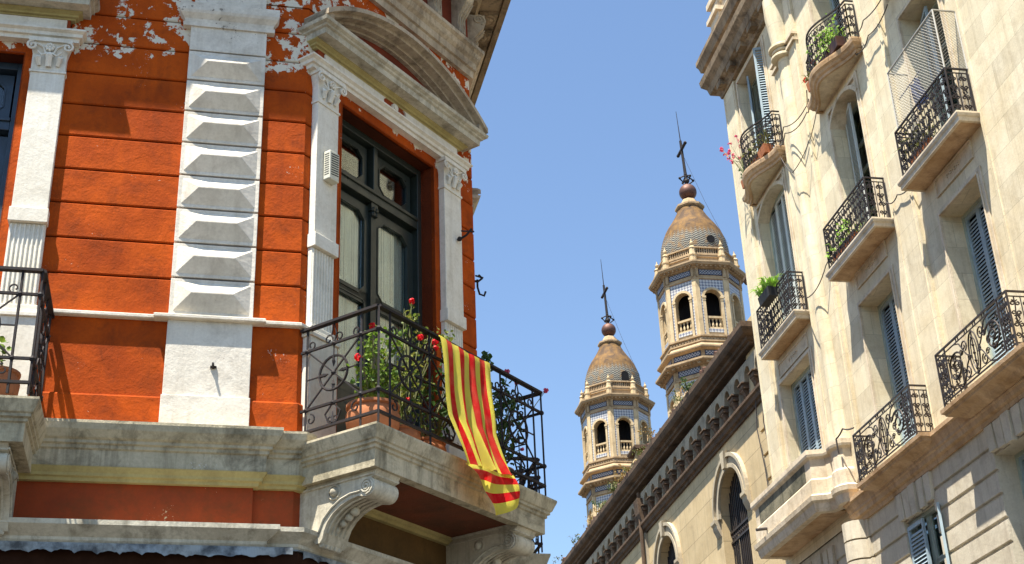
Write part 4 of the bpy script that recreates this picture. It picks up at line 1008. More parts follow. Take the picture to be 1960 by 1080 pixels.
cpr = [(0, 12.695), (.165, 12.695), (.17, 12.66), (.145, 12.64), (.14, 12.58), (.12, 12.555), (.135, 12.53), (.10, 12.47), (.085, 12.41), (.04, 12.34), (.015, 12.30), (0, 12.29)]
def corbel_mb(c, wd=.145):
    mb = MB(); mb.dz(F, [(D0 + d, z) for d, z in cpr if z > 12.645] + [(D0, 12.645)], c - wd, c + wd)
    mb.dz(F, [(D0, 12.65)] + [(D0 + d, z) for d, z in cpr if 12.55 < z < 12.65] + [(D0, 12.55)], c - wd * .85, c + wd * .85)
    mb.dz(F, [(D0, 12.556)] + [(D0 + d, z) for d, z in cpr if z < 12.556], c - wd * .55, c + wd * .55); return mb
c0 = corbel_mb(s_first + ST / 2).build('corbel', 'brownstone', CH, bevel=.01)
for i in range(1, 58):
    c = c0.copy(); COL.objects.link(c); c.location = Vector((-F.u[0] * ST * i, -F.u[1] * ST * i, 0))
# pier and pipe half way along
MB().box(F, -10.35, -9.95, D0 + .001, D0 + .07, 4, 12.02).build('pier_strip', 'greytan', CH)
MB().tube([P(-10.0, D0 + .14, 13.1), P(-10.0, D0 + .14, 4)], .055, 8).dz(F, [(D0, 12.9), (D0 + .25, 12.9), (D0 + .22, 12.5), (D0 + .15, 12.25), (D0, 12.2)], -10.2, -9.8).build('rain_pipe', 'brownstone', CH)
mb = MB()
for i in range(14): mb.box(F, -1.12, -.03, D0 + .001, D0 + .05, 11.90 - .51 * i - .46, 11.90 - .51 * i - .03)
mb.build('corner_quoins', 'tan', CH)
for a, b, c, e, r in CW:
    m = (a + b) / 2; mb = MB()
    for (r0, r1, dd) in ((WR - .02, WR + .07, .06), (WR + .07, WR + .22, .03), (WR + .22, WR + .30, .09)):
        A, B = arc(m, e, r0, -4, 184, 24), arc(m, e, r1, -4, 184, 24)
        for i in range(24): mb.sz(F, [A[i], A[i + 1], B[i + 1], B[i]], D0, D0 + dd)
    mb.sz(F, [(m - .07, e + WR - .02), (m + .07, e + WR - .02), (m + .13, e + WR + .36), (m - .13, e + WR + .36)], D0, D0 + .13)
    for sg in (-1, 1):
        x = m + sg * (WR + .20); mb.dz(F, [(D0, e - .05), (D0 + .14, e - .05), (D0 + .14, e - .12), (D0 + .10, e - .16), (D0 + .09, e - .24), (D0 + .02, e - .40), (D0, e - .42)], x - .14, x + .14)
    wn = mb.build('window', 'greytan', CH)
    dg = D0 - .20
    mb = MB()
    for i in range(15):
        x = m - .77 + i * .11; zt = e + sqrt(max(.0, WR ** 2 - (x - m) ** 2)) - .01
        mb.tube([P(x, dg, 4), P(x, dg, zt)], .016, 6)
    for z in (e - .40, e - .62, e - 1.9, e - 2.12, e - 3.4, e - 3.6): mb.box(F, a, b, dg - .012, dg + .03, z, z + .045)
    for z in (e - .51, e - 2.01):
        for i in range(14): mb.ball(P(m - .715 + i * .11, dg + .01, z + .02), .03, 5, 3)
    mb.build('grille', 'ironbrown', wn)
    mb = MB(); mb.box(F, a - .01, b + .01, D0 - .42, D0 - .37, 4, e + WR + .01); mb.build('dark_glazing_sheet', 'dark', wn)  # opaque dark sheet, the interior's shade painted behind the grille
    mb = MB()
    for x in (m - .28, m + .28): mb.box(F, x - .02, x + .02, D0 - .37, D0 - .34, 4, e + .7)
    for z in (e - 1.2, e - 2.6, e - .2): mb.box(F, a, b, D0 - .37, D0 - .345, z, z + .035)
    mb.build('window_frame', 'corniceR', wn)
# roof, ridge tiles at the eaves
mb = MB(); mb.add([P(-42, D0 + .1, 13.70), P(-1.0, D0 + .1, 13.70), P(-1.0, D0 - 5.5, 14.6), P(-42, D0 - 5.5, 14.6)], [(0, 1, 2, 3)])
rnd = random.Random(3)
for i in range(190):
    s_ = -1.15 - i * .21; h = rnd.uniform(-.03, .02); r = rnd.uniform(.045, .07)
    if rnd.random() < .12: continue
    mb.tube([P(s_, .03 + rnd.uniform(-.08, .05), 13.70 + h), P(s_ + rnd.uniform(-.03, .03), -.9, 13.82 + h)], r, 7)
mb.build('roof', 'roof', CH)
# attic volutes of rubble masonry
def volute(s0, s1, z0, z1, d0, d1):
    mb = MB(); pts = [(s0, z0), (s1, z0), (s1, z1)] + [(s1 - (s1 - s0) * t, z1 - (z1 - z0) * (.55 * t + .35 * t * t + .05 * sin(t * 14))) for t in (.12, .25, .4, .55, .7, .85)] + [(s0, z0 + .1)]
    mb.sz(F, pts, d0, d1)
    rn = random.Random(int(-s0 * 10))
    for k in range(60):
        t = rn.random(); x = s0 + (s1 - s0) * t; z = z0 + rn.random() * (z1 - z0) * (.2 + .7 * t)
        mb.ball(P(x, d1 - .01, z), rn.uniform(.04, .10), 6, 4)
    return mb
volute(-13.6, -11.2, 13.5, 14.75, -1.0, -.55).build('gable_scroll', 'rubble', CH)
volute(-2.4, -.25, 13.6, 14.95, -1.1, -.6).build('gable_scroll', 'rubble', CH)
mb = MB(); mb.dz(F, [(-1.2, 14.95), (-.50, 14.95), (-.44, 15.02), (-.44, 15.08), (-1.2, 15.1)], -1.5, -.2); mb.build('gable_coping', 'brownstone', CH)
mb = MB(); mb.dz(F, [(-1.1, 14.74), (-.50, 14.74), (-.46, 14.80), (-.46, 14.84), (-1.1, 14.86)], -11.9, -11.05); mb.build('gable_coping', 'brownstone', CH)

# ------------------------------------------------------------------ the two tiled bell towers
def oct_faces(c, rot):          # eight face frames with origin on the tower axis
    out = []
    for k in range(8):
        a = rot + 45 * k        # azimuth of the outward normal
        out.append(Fr(c[0], c[1], a + 90))
    return out
K8 = 1 / cos(rad(22.5)); T8 = tan(rad(22.5))
def make_tower(cx, cy, label):
    T = thing('bell_tower', (cx, cy, 0), label, 'bell tower', 'twin tiled bell towers of the church')
    c = (cx, cy, 0); ROT = -79; vr = rad(ROT + 22.5)
    FS = oct_faces(c, ROT)
    L = lambda mb, prof: mb.lathe(c, prof, 8, vr)
    W, B = 1.78, .30            # apothem of the belfry wall
    def storey(zb, zt, sp, ow, zo, name):
        mb = MB(); ops_ = (-ow, ow)
        for f in FS:
            hw = W * T8; A = arc(0, sp, ow, 180, 0, 12)
            mb.box(f, -hw, -ow, W - B, W, zb, zt).box(f, ow, hw, W - B, W, zb, zt)
            mb.box(f, -ow, ow, W - B, W, zb, zo)
            for i in range(12): mb.sz(f, [A[i], A[i + 1], (A[i + 1][0], zt), (A[i][0], zt)], W - B, W)
        L(mb, [((W - B + .02) * K8, zb - .02), ((W - B + .02) * K8, zb + .02)]); L(mb, [((W - B + .02) * K8, zt - .05), ((W - B + .02) * K8, zt)])
        return mb.build(name, 'tower', T)
    bel = storey(27.46, 30.42, 29.39, .40, 27.85, 'belfry')
    low = storey(22.9, 25.56, 24.62, .36, 23.2, 'lower_storey')
    for (base, sp, ow, zo, zt, zb) in ((bel, 29.39, .40, 27.85, 30.42, 27.46), (low, 24.62, .36, 23.2, 25.56, 22.9)):
        mb = MB(); mt = MB(); hw = W * T8
        for f in FS:
            mc = MB()
            for sg in (-1, 1):
                mb.sd(f, [(sg * (hw - .16), W), (sg * hw, W), (sg * hw * 1.03, W + .06), (sg * (hw - .16), W + .06)], zb, zt)
                mb.box(f, sg * (ow + .02) - .055, sg * (ow + .02) + .055, W, W + .07, zb + .05, sp)
                mb.box(f, sg * (ow + .02) - .08, sg * (ow + .02) + .08, W, W + .10, sp - .05, sp + .05); mb.box(f, sg * (ow + .02) - .065, sg * (ow + .02) + .065, W, W + .085, sp - .16, sp - .12)
                xa = sg * (ow + .085); xb = sg * (hw - .17); a, b = min(xa, xb), max(xa, xb)
                mt.box(f, a, b, W + .0, W + .022, zb + .1, sp)
            A, Bq = arc(0, sp, ow, 180, 0, 12), arc(0, sp, ow + .11, 180, 0, 12)
            for i in range(12): mb.sz(f, [A[i], A[i + 1], Bq[i + 1], Bq[i]], W, W + .06)
            n_ = len(Bq)
            for i in range(n_ - 1): mt.sz(f, [Bq[i], Bq[i + 1], (Bq[i + 1][0], zt - .1), (Bq[i][0], zt - .1)], W, W + .022)
            for sg in (-1, 1):
                a, b = sorted((sg * (ow + .11), sg * (hw - .17))); mt.box(f, a, b, W, W + .022, sp + .05, zt - .1)
            mt.box(f, -ow + .03, ow - .03, W - .02, W + .03, zo - .20, zo - .02)
            # balustrade in the opening
            mc.box(f, -ow + .04, ow - .04, W - .14, W - .02, zo, zo + .08).box(f, -ow + .04, ow - .04, W - .15, W - .0, zo + .52, zo + .62)
            for i in range(4):
                x = -ow + .14 + i * (2 * ow - .28) / 3; mc.lathe(f.P(x, W - .08, zo + .08), [(.03, 0), (.055, .10), (.045, .2), (.02, .26), (.035, .36), (.05, .40), (.05, .44)], 7)
            mc.build('balustrade', 'tower', base)
        mb.build('mouldings', 'tower', base); mt.build('tile_panels', 'check', base)
    MB().lathe(c, [(1.05, 27.45), (1.05, 30.4)], 12).build('belfry_dark_filler', 'dark', T); MB().lathe(c, [(1.05, 22.9), (1.05, 25.4)], 12).build('lower_dark_filler', 'dark', T)  # black drums added so the arched openings look dark inside
    # entablatures, sloping drum and cornices
    mb = MB(); k = K8
    L(mb, [(1.80 * k, 30.30), (1.86 * k, 30.33), (1.86 * k, 30.40), (1.82 * k, 30.42), (1.82 * k, 30.84), (1.90 * k, 30.86), (1.93 * k, 30.91), (2.10 * k, 30.96), (2.13 * k, 31.02), (2.16 * k, 31.06), (2.16 * k, 31.13), (1.0, 31.20)])
    for f in FS:
        for i in range(7): mb.box(f, -.66 + i * .22 - .04, -.66 + i * .22 + .04, 1.85, 2.05, 30.88, 30.95)
        hw = 1.82 * T8
        for sg in (-1, 1): mb.box(f, sg * (hw - .10) - .06, sg * (hw - .10) + .06, 1.82, 1.89, 30.42, 30.86)
    mb.build('entablature', 'towertrim', T)
    def panel(z0, z1, w_, d_):
        m1 = MB(); m2 = MB()
        for f in FS:
            m1.box(f, -w_, w_, d_, d_ + .022, z0, z1); m2.box(f, -w_ + .035, w_ - .035, d_ + .022, d_ + .03, z0 + .035, z1 - .035)
        q_ = m1.build('tile_border', 'navy', T); m2.build('tile_frieze', 'frieze', q_)
    panel(30.52, 30.80, .56, 1.82)
    mb = MB()
    L(mb, [(1.5, 26.36), (1.92 * k, 26.38), (1.92 * k, 26.44), (1.88 * k, 26.46), (1.88 * k, 26.74), (1.94 * k, 26.76), (2.10 * k, 26.80), (2.12 * k, 26.84), (2.12 * k, 26.90), (1.98 * k, 26.96), (1.90 * k, 27.08), (1.86 * k, 27.14), (1.92 * k, 27.17), (1.92 * k, 27.23), (1.86 * k, 27.25), (1.86 * k, 27.36), (1.95 * k, 27.40), (1.95 * k, 27.48), (1.2, 27.50)])
    for f in FS:
        for i in range(11): mb.box(f, -.75 + i * .15 - .04, -.75 + i * .15 + .04, 1.84, 1.91, 27.26, 27.34)
    mb.build('gallery_cornice', 'towertrim', T)
    panel(26.47, 26.73, .68, 1.88)
    mb = MB()
    L(mb, [(1.5, 25.50), (1.86 * k, 25.53), (1.86 * k, 25.61), (1.83 * k, 25.64), (1.83 * k, 26.06), (1.92 * k, 26.08), (1.96 * k, 26.12), (2.20 * k, 26.16), (2.24 * k, 26.20), (2.24 * k, 26.29), (2.05 * k, 26.33), (1.95 * k, 26.37), (1.4, 26.40)])
    for f in FS:
        for sg in (-1, 1): mb.box(f, sg * .66 - .06, sg * .66 + .06, 1.84, 2.12, 26.05, 26.15)
        for i in range(7): mb.box(f, -.6 + i * .2 - .04, -.6 + i * .2 + .04, 1.9, 2.12, 26.09, 26.155)
    mb.build('lower_cornice', 'towertrim', T)
    panel(25.72, 26.02, .56, 1.83)
    mb = MB(); L(mb, [(1.9 * k, 0), (1.9 * k, 22.4), (2.1 * k, 22.5), (2.1 * k, 22.7), (1.8 * k, 22.92)]); mb.build('shaft', 'tower', T)
    # parapet round the dome with urns
    mb = MB(); L(mb, [(1.86, 31.13), (1.86, 31.26), (1.76, 31.30), (1.76, 31.52), (1.82, 31.55), (1.82, 31.62), (1.70, 31.66), (1.5, 31.68)])
    for f in FS:
        mb.box(f, -.60, .60, 1.58, 1.70, 31.64, 31.74).box(f, -.62, .62, 1.58, 1.72, 32.00, 32.07)
        for i in range(11): mb.box(f, -.55 + i * .11 - .022, -.55 + i * .11 + .022, 1.62, 1.67, 31.74, 32.00)
    mb.build('parapet', 'towertrim', T)
    for q in range(8):
        th = vr + q * pi / 4; pc = (cx + 1.84 * cos(th), cy + 1.84 * sin(th), 0)
        mb = MB(); mb.lathe((pc[0], pc[1], 31.12), [(.17, 0), (.17, .42), (.20, .45), (.20, .53), (.15, .56), (.14, .80), (.17, .84), (.11, .92), (.05, .96), (.09, 1.04), (.10, 1.10), (.04, 1.18), (.015, 1.32)], 8, th)
        mb.build('urn', 'tower', T)
    # dome
    mb = MB(); mb.lathe(c, [(1.60, 31.6), (1.63, 31.9), (1.635, 32.3), (1.61, 32.7), (1.55, 33.0), (1.46, 33.3), (1.34, 33.6), (1.18, 33.9), (.98, 34.2), (.80, 34.5), (.67, 34.75), (.60, 34.95)], 32, 0, uvr=6.0)
    dome = mb.build('dome', 'dome', T, smooth=True)
    mb = MB(); L(mb, [(.56, 34.93), (.66, 34.97), (.72, 35.03), (.72, 35.12), (.62, 35.16), (.50, 35.20), (.44, 35.34), (.34, 35.50), (.26, 35.56)]); mb.build('dome_collar', 'towertrim', dome)
    f = FS[0]
    mb = MB(); mb.sz(f, arc(.30, 32.55, .20, 0, 345, 16), 1.2, 1.63) if cy < 65 else mb.sz(f, [(.10, 31.9), (.52, 31.9), (.52, 32.5)] + arc(.31, 32.5, .21, 0, 180, 8) + [(.10, 32.5)], 1.1, 1.64)
    mb.build('dome_hatch', 'dark', dome)
    MB().ball((cx, cy, 35.98), .43, 20, 14).build('ball', 'copper', T, smooth=True)
    # cross, leaning a touch, with arms along the street
    lean = lambda z: (cx - .035 * (z - 36.3), cy, z)
    mb = MB(); mb.tube([lean(36.35), lean(37.6), lean(38.95)], [.09, .07, .065], 6); mb.tube([lean(38.9), lean(40.7)], [.028, .012], 5)
    ux, uy = F.u; z = 38.45; p = lean(z)
    mb.tube([(p[0] - ux * .62, p[1] - uy * .62, z), (p[0] + ux * .62, p[1] + uy * .62, z)], .075, 6)
    for s_ in (-.62, .62): mb.ball((p[0] + ux * s_, p[1] + uy * s_, z), .09, 6, 4)
    for q in range(4):
        th = q * pi / 2 + .4; mb.tube([lean(36.95), (cx + .30 * cos(th), cy + .30 * sin(th), 36.78), (cx + .36 * cos(th), cy + .36 * sin(th), 36.68), (cx + .15 * cos(th), cy + .15 * sin(th), 36.50)], .035, 5)
        mb.ball((cx + .37 * cos(th), cy + .37 * sin(th), 36.72), .07, 6, 4)
    mb.ball((cx, cy, 36.62), .14, 8, 6); mb.ball(lean(37.0), .09, 8, 5)
    mb.tube([lean(38.2), (cx + .75, cy - .3, 35.2), (cx + 1.1, cy - .4, 34.1), (cx + 1.55, cy - .5, 32.8)], .010, 4)
    mb.build('cross', 'iron', T)
    return T
make_tower(8.750, 59.35, 'nearer, taller looking bell tower with blue and white tiles beside the apartment building')
make_tower(5.5496, 75.06, 'farther, smaller looking bell tower with blue and white tiles, left of its twin')

# ------------------------------------------------------------------ plants
def leaves(mb, c, rad3, n, size, rnd, flat=.5, clump=0):
    cc = [(c[0] + rnd.uniform(-1, 1) * rad3[0], c[1] + rnd.uniform(-1, 1) * rad3[1], c[2] + rnd.uniform(-1, 1) * rad3[2]) for _ in range(max(1, clump))]
    for i in range(n):
        if clump:
            b = rnd.choice(cc); p = Vector((b[0] + rnd.gauss(0, .3) * rad3[0], b[1] + rnd.gauss(0, .3) * rad3[1], b[2] + rnd.gauss(0, .3) * rad3[2]))
        else: p = Vector((c[0] + rnd.gauss(0, .5) * rad3[0], c[1] + rnd.gauss(0, .5) * rad3[1], c[2] + rnd.gauss(0, .5) * rad3[2]))
        nrm = Vector((rnd.uniform(-1, 1), rnd.uniform(-1, 1), rnd.uniform(-.2, 1.2))).normalized()
        x = nrm.orthogonal().normalized(); x.rotate(Matrix.Rotation(rnd.uniform(0, 6.3), 3, nrm)); y = nrm.cross(x)
        s_ = size * rnd.uniform(.6, 1.25); k = 7
        vs = [p - nrm * s_ * .18] + [p + (x * cos(2 * pi * j / k) + y * sin(2 * pi * j / k) * flat * 1.6) * s_ * rnd.uniform(.8, 1.1) for j in range(k)]
        mb.add(vs, [(0, 1 + j, 1 + (j + 1) % k) for j in range(k)])
def blades(mb, c, r, n, ln, rnd, w=.012, up=.8):
    for i in range(n):
        a = rnd.uniform(0, 2 * pi); h = rnd.uniform(.4, 1) * ln; p = Vector((c[0] + rnd.uniform(-r, r), c[1] + rnd.uniform(-r, r), c[2]))
        d = Vector((cos(a), sin(a), 0)); q = p + d * h * .4 + Vector((0, 0, h * up)); t = p + d * h * .9 + Vector((0, 0, h * up * .75)); sd = Vector((-sin(a), cos(a), 0)) * w
        mb.add([p - sd, p + sd, q + sd, q - sd, t], [(0, 1, 2, 3), (3, 2, 4)])
def flower(mb, c, r, rnd, n=26):
    for i in range(n):
        d = Vector((rnd.gauss(0, 1), rnd.gauss(0, 1), rnd.gauss(0, 1) * .8)).normalized(); p = Vector(c) + d * r * rnd.uniform(.55, 1)
        x = d.orthogonal().normalized(); y = d.cross(x); s_ = r * .42
        vs = [p] + [p + d * s_ * .15 + (x * cos(2 * pi * j / 5) + y * sin(2 * pi * j / 5)) * s_ for j in range(5)]
        mb.add(vs, [(0, 1 + j, 1 + (j + 1) % 5) for j in range(5)])
def pot_plant(fr, s, d, z, pr, ph, label, clusters, flowers=(), pot='terracotta', leafm='leaf', stems=6, seed=1, group=None, petal='petal', cat='potted plant', name='potted_plant', extra=None):
    rnd = random.Random(seed); b = fr.P(s, d, z)
    t = thing(name, b, label, cat, group)
    mb = MB(); mb.lathe(b, [(pr * .55, .0), (pr * .62, .02), (pr * .95, ph * .45), (pr, ph * .7), (pr * .88, ph * .9), (pr * .98, ph * .93), (pr * .98, ph), (pr * .84, ph), (pr * .8, ph * .85)], 20)
    po = mb.build('pot', pot, t, smooth=True)
    mb = MB(); ms = MB()
    for (cs, cd, cz, rs, rz, n, sz_) in clusters:
        c = fr.P(cs, cd, cz); leaves(mb, c, (rs, rs, rz), n, sz_, rnd, clump=max(3, n // 9))
        for i in range(stems):
            e = (c[0] + rnd.uniform(-.6, .6) * rs, c[1] + rnd.uniform(-.6, .6) * rs, c[2] + rnd.uniform(-.2, .9) * rz)
            m = ((b[0] + e[0]) / 2 + rnd.uniform(-.05, .05), (b[1] + e[1]) / 2 + rnd.uniform(-.05, .05), (b[2] + ph + e[2]) / 2 + .03)
            ms.tube([(b[0] + rnd.uniform(-.3, .3) * pr, b[1] + rnd.uniform(-.3, .3) * pr, b[2] + ph * .8), m, e], [.009, .007, .004], 4)
    for (fs, fd, fz, r_) in flowers:
        e = fr.P(fs, fd, fz); ms.tube([(b[0], b[1], b[2] + ph * .8), ((b[0] + e[0]) / 2, (b[1] + e[1]) / 2, (b[2] + ph + e[2]) / 2 + .06), e], [.008, .006, .004], 4)
    pl = mb.build('foliage', leafm, t); ms.build('stem', 'stem', t)
    for (fs, fd, fz, r_) in flowers:
        m3 = MB(); flower(m3, fr.P(fs, fd, fz), r_ * .72, rnd, 40); m3.build('flower', petal, t)
    if extra: extra(t, rnd)
    return t
GG = 'geraniums on the corner balcony'
pot_plant(LC, .36, .60, 5.99, .25, .36, 'red geranium in a big round clay pot at the left corner of the flag balcony', [(.30, .66, 6.82, .13, .20, 190, .024), (.34, .62, 6.52, .15, .16, 160, .026), (.46, .68, 7.02, .13, .08, 90, .024)],
          [(.10, .80, 7.0, .045), (.03, .70, 6.70, .05)], group=GG, seed=2)
pot_plant(LC, .80, .60, 5.99, .17, .26, 'tall leggy geranium rising above the rail beside the striped flag', [(.70, .66, 6.66, .17, .28, 260, .026), (.88, .60, 7.20, .12, .12, 60, .024), (.92, .58, 7.50, .07, .09, 50, .022), (1.18, .66, 7.26, .15, .11, 90, .024)],
          [(.92, .62, 7.62, .042), (.84, .78, 7.16, .045), (1.08, .78, 7.20, .048), (1.06, .80, 7.12, .04), (.62, .8, 6.45, .032)], group=GG, seed=4, stems=4, leafm='leafmix')
pot_plant(LC, 1.2, .58, 5.99, .18, .26, 'dark leafy geranium behind the upper edge of the striped flag', [(1.15, .66, 6.62, .19, .34, 260, .028), (1.62, .70, 7.10, .12, .12, 70, .026), (1.95, .74, 7.32, .07, .07, 40, .028)], [(1.35, .76, 6.95, .04)], leafm='leafdark', group=GG, seed=5)
pot_plant(LC, 2.30, .62, 5.99, .18, .26, 'bushy geranium with pink blooms at the far right corner of the flag balcony', [(2.25, .70, 6.65, .20, .34, 260, .028), (2.45, .74, 7.05, .14, .10, 70, .024), (2.05, .66, 6.75, .18, .30, 200, .028)],
          [(2.28, .80, 7.28, .042), (2.46, .80, 7.22, .042), (2.92, .86, 7.26, .042), (2.5, .8, 6.5, .03)], leafm='leafdark', group=GG, seed=6, petal='petalpink')
pot_plant(LB, BAYB + 2.42, .62, 5.99, .17, .34, 'terracotta pot with a small plant on the left edge balcony', [(BAYB + 2.35, .62, 6.5, .10, .12, 40, .03)], [(BAYB + 2.30, .70, 6.42, .03)], seed=8)
# plants on the apartment balconies
RG = 'plants on the apartment balconies'
def planter(s0, s1, d, z, label, leafm, n, hgt, seed, box='terracotta', flowers=0, petal='petalpink', ferny=False, trail=.0, size=.035):
    rnd = random.Random(seed); t = thing('planter', P((s0 + s1) / 2, d, z), label, 'planter', RG)
    mb = MB(); mb.prism([P(s0 + .02, d - .08, z), P(s1 - .02, d - .08, z), P(s1 - .02, d + .08, z), P(s0 + .02, d + .08, z)], [P(s0, d - .10, z + .18), P(s1, d - .10, z + .18), P(s1, d + .10, z + .18), P(s0, d + .10, z + .18)])
    mb.build('trough', box, t); mb = MB()
    for i in range(5):
        x = s0 + (s1 - s0) * (i + .5) / 5; c = P(x, d, z + .18 + hgt * .45)
        if ferny: blades(mb, P(x, d, z + .16), .06, n // 5, hgt, rnd, .018)
        else: leaves(mb, c, ((s1 - s0) / 6 + .03, .12, hgt * .5), n // 5, size, rnd, flat=.35, clump=5); blades(mb, P(x, d, z + .16), .06, 8, hgt * 1.1, rnd, .010)
    mb.build('foliage', leafm, t)
    for i in range(flowers):
        m3 = MB(); flower(m3, P(rnd.uniform(s0 - .25, s1), d + rnd.uniform(-.1, .15), z + .2 + hgt * rnd.uniform(.3, 1.1)), .05, rnd, 14); m3.build('flower', petal, t)
    return t
planter(5.3, 6.15, .26, 15.62, 'planter of yellow-green leaves on the topmost curved balcony of the middle bay', 'leafbright', 200, .40, 11, box='copper')
planter(4.7, 5.2, .24, 15.62, 'planter with a red bloom at the low end of the middle bay curved balcony', 'leafdry', 60, .28, 12, flowers=2, petal='petal')
planter(1.6, 2.5, .26, 15.78, 'planter of tangled green plants on the curved balcony nearest the sky', 'leafdry', 150, .36, 13)
t_ = planter(1.05, 1.5, .24, 15.78, 'spindly pink flowers spilling over the left end of the curved balcony nearest the sky', 'leafdark', 40, .25, 14)
rnd = random.Random(21); ms = MB()
for i in range(16):
    s_ = rnd.uniform(.55, 1.25); z_ = rnd.uniform(16.45, 17.0); d_ = rnd.uniform(.25, .55)
    ms.tube([P(1.25, .26, 15.9), P((1.25 + s_) / 2, .32, 16.4), P(s_, d_, z_)], [.008, .006, .004], 3)
    m3 = MB(); flower(m3, P(s_, d_, z_), .045, rnd, 12); m3.build('flower', 'petalpink', t_)
ms.build('stem', 'stem', t_)
planter(4.65, 5.5, .24, 12.2, 'planter of yellow-green weeds behind the rail of the middle balcony', 'leafbright', 110, .26, 15)
planter(7.7, 8.3, .24, 12.22, 'planter with a few dry leaves behind the rail below the wire screen', 'leafdry', 50, .35, 16)
planter(1.6, 2.15, .42, 12.88, 'dark box of bright green fern on the rail of the leftmost straight balcony', 'leafbright', 190, .30, 17, box='slot', ferny=True)
# weeds on the church eaves
rnd = random.Random(33)
for i in range(26):
    s_ = -3.5 - rnd.random() ** 1.1 * 20 if i % 3 else rnd.uniform(-13.6, -10.2)
    mb = MB(); h = rnd.uniform(.05, .15)
    leaves(mb, P(s_, .02 + rnd.uniform(-.2, .14), 13.78 + h * .5), (.17, .17, h), 34, .032, rnd, flat=.4, clump=5); blades(mb, P(s_, .02, 13.72), .15, 16, h * 2.2, rnd, .008)
    o = mb.build('weed', ('leafdry', 'leafrust', 'leafdry', 'leafdark')[i % 4]); tag(o, 'small weed tuft growing among the roof tiles on the church eaves', 'weed', 'weeds on the church eaves')

# ------------------------------------------------------------------ the flag
def lerp_pts(pts, v):
    for (v0, *a), (v1, *b) in zip(pts[:-1], pts[1:]):
        if v0 <= v <= v1: t = (v - v0) / (v1 - v0); return [x + (y - x) * t for x, y in zip(a, b)]
    return list(pts[-1][1:])
Lf = [(0, .90, .93, 7.15), (.02, .87, .98, 7.14), (.05, .87, .995, 7.08), (.30, .865, 1.03, 6.72), (.60, .87, 1.06, 6.32), (.78, .93, 1.11, 6.08), (1.0, .99, 1.17, 5.84)]
Rt = [(0, 1.74, .93, 7.15), (.02, 1.71, .98, 7.14), (.05, 1.70, .995, 7.09), (.30, 1.66, 1.03, 6.72), (.60, 1.66, 1.06, 6.34), (.78, 1.69, 1.12, 6.16), (1.0, 1.74, 1.19, 5.93)]
NU, NV = 72, 44; vs, fs, uv = [], [], []
for j in range(NV + 1):
    v = j / NV; a = lerp_pts(Lf, v); b = lerp_pts(Rt, v)
    for i in range(NU + 1):
        u = i / NU; amp = .004 + .030 * v
        dd = a[1] + (b[1] - a[1]) * u + amp * sin(u * 21 + v * 2.2) + .5 * amp * sin(u * 43 - v * 3) + .010 * sin(v * 9 + u * 4)
        ss = a[0] + (b[0] - a[0]) * u + .012 * v * sin(u * 16 + 1); zz = a[2] + (b[2] - a[2]) * u - .025 * sin(pi * u) * (1 - v) * 1 + .02 * v * sin(u * 12)
        vs.append(LC.P(ss, dd, zz))
for j in range(NV):
    for i in range(NU): fs.append((j * (NU + 1) + i, j * (NU + 1) + i + 1, (j + 1) * (NU + 1) + i + 1, (j + 1) * (NU + 1) + i)); uv.append([(i / NU, 0), ((i + 1) / NU, 0), ((i + 1) / NU, 1), (i / NU, 1)])
FL = MB(); FL.add(vs, fs, uv)
# the lower end has turned over: stripes run across it
A_, B_, C_, D_ = (1.00, 1.175, 5.86), (1.76, 1.20, 5.94), (1.80, 1.22, 5.66), (1.50, 1.16, 5.50)
NU2, NV2 = 30, 60; vs, fs, uv = [], [], []
lo = lambda p, q, t: [x + (y - x) * t for x, y in zip(p, q)]
for j in range(NV2 + 1):
    v = j / NV2; a = lo(A_, D_, v); b = lo(B_, C_, min(1, v * 1.0))
    a = [a[0] + .03 * sin(pi * v), a[1] + .02 * sin(v * 9), a[2] + .015 * sin(pi * v)]
    for i in range(NU2 + 1):
        u = i / NU2; p = lo(a, b, u); vs.append(LC.P(p[0] + .0 * u, p[1] + .03 * sin(u * 6 + v * 4) - .02, p[2] - .02 * sin(pi * u) * v))
for j in range(NV2):
    for i in range(NU2): fs.append((j * (NU2 + 1) + i, j * (NU2 + 1) + i + 1, (j + 1) * (NU2 + 1) + i + 1, (j + 1) * (NU2 + 1) + i)); q = lambda t: .50 + t * .5; uv.append([(q(j / NV2), 0), (q(j / NV2), 0), (q((j + 1) / NV2), 1), (q((j + 1) / NV2), 1)])
FL.add(vs, fs, uv)
tag(FL.build('flag', 'flag', None, smooth=True), 'yellow flag with red stripes hanging over the iron rail of the corner balcony', 'flag')

# ------------------------------------------------------------------ wire screen, cloth, cables on the apartment front
SN = thing('wire_screen', P(8.35, .36, 13.0), 'pale wire mesh screen standing on the right-hand upper iron balcony', 'wire screen')
mb = MB(); s0, s1, z0, z1, d = 7.60, 9.19, 12.99, 14.0, .35
for a, b in (((s0, d, z1), (s1, d, z1)), ((s0, d, z0), (s0, d, z1)), ((s1, d, z0), (s1, d, z1)), ((s1, d, z1), (s1, 0, z1)), ((s0, d, z1), (s0, 0, z1)), ((s1, 0, z0), (s1, 0, z1)), ((s0, 0, z0), (s0, 0, z1))):
    mb.tube([P(*a), P(*b)], .015, 5)
mb.build('screen_frame', 'wire', SN)
mb = MB(); g = .055
def clipd(a0, a1, zA, zB, Pf, sg):
    w_ = a1 - a0; h_ = zB - zA; k = -h_
    while k < w_:
        x0 = max(0, k); x1 = min(w_, k + h_)
        if x1 > x0:
            p, q = (x0, x0 - k), (x1, x1 - k)
            if sg < 0: p, q = (w_ - p[0], p[1]), (w_ - q[0], q[1])
            mb.tube([Pf(a0 + p[0], zA + p[1]), Pf(a0 + q[0], zA + q[1])], .0024, 3)
        k += g
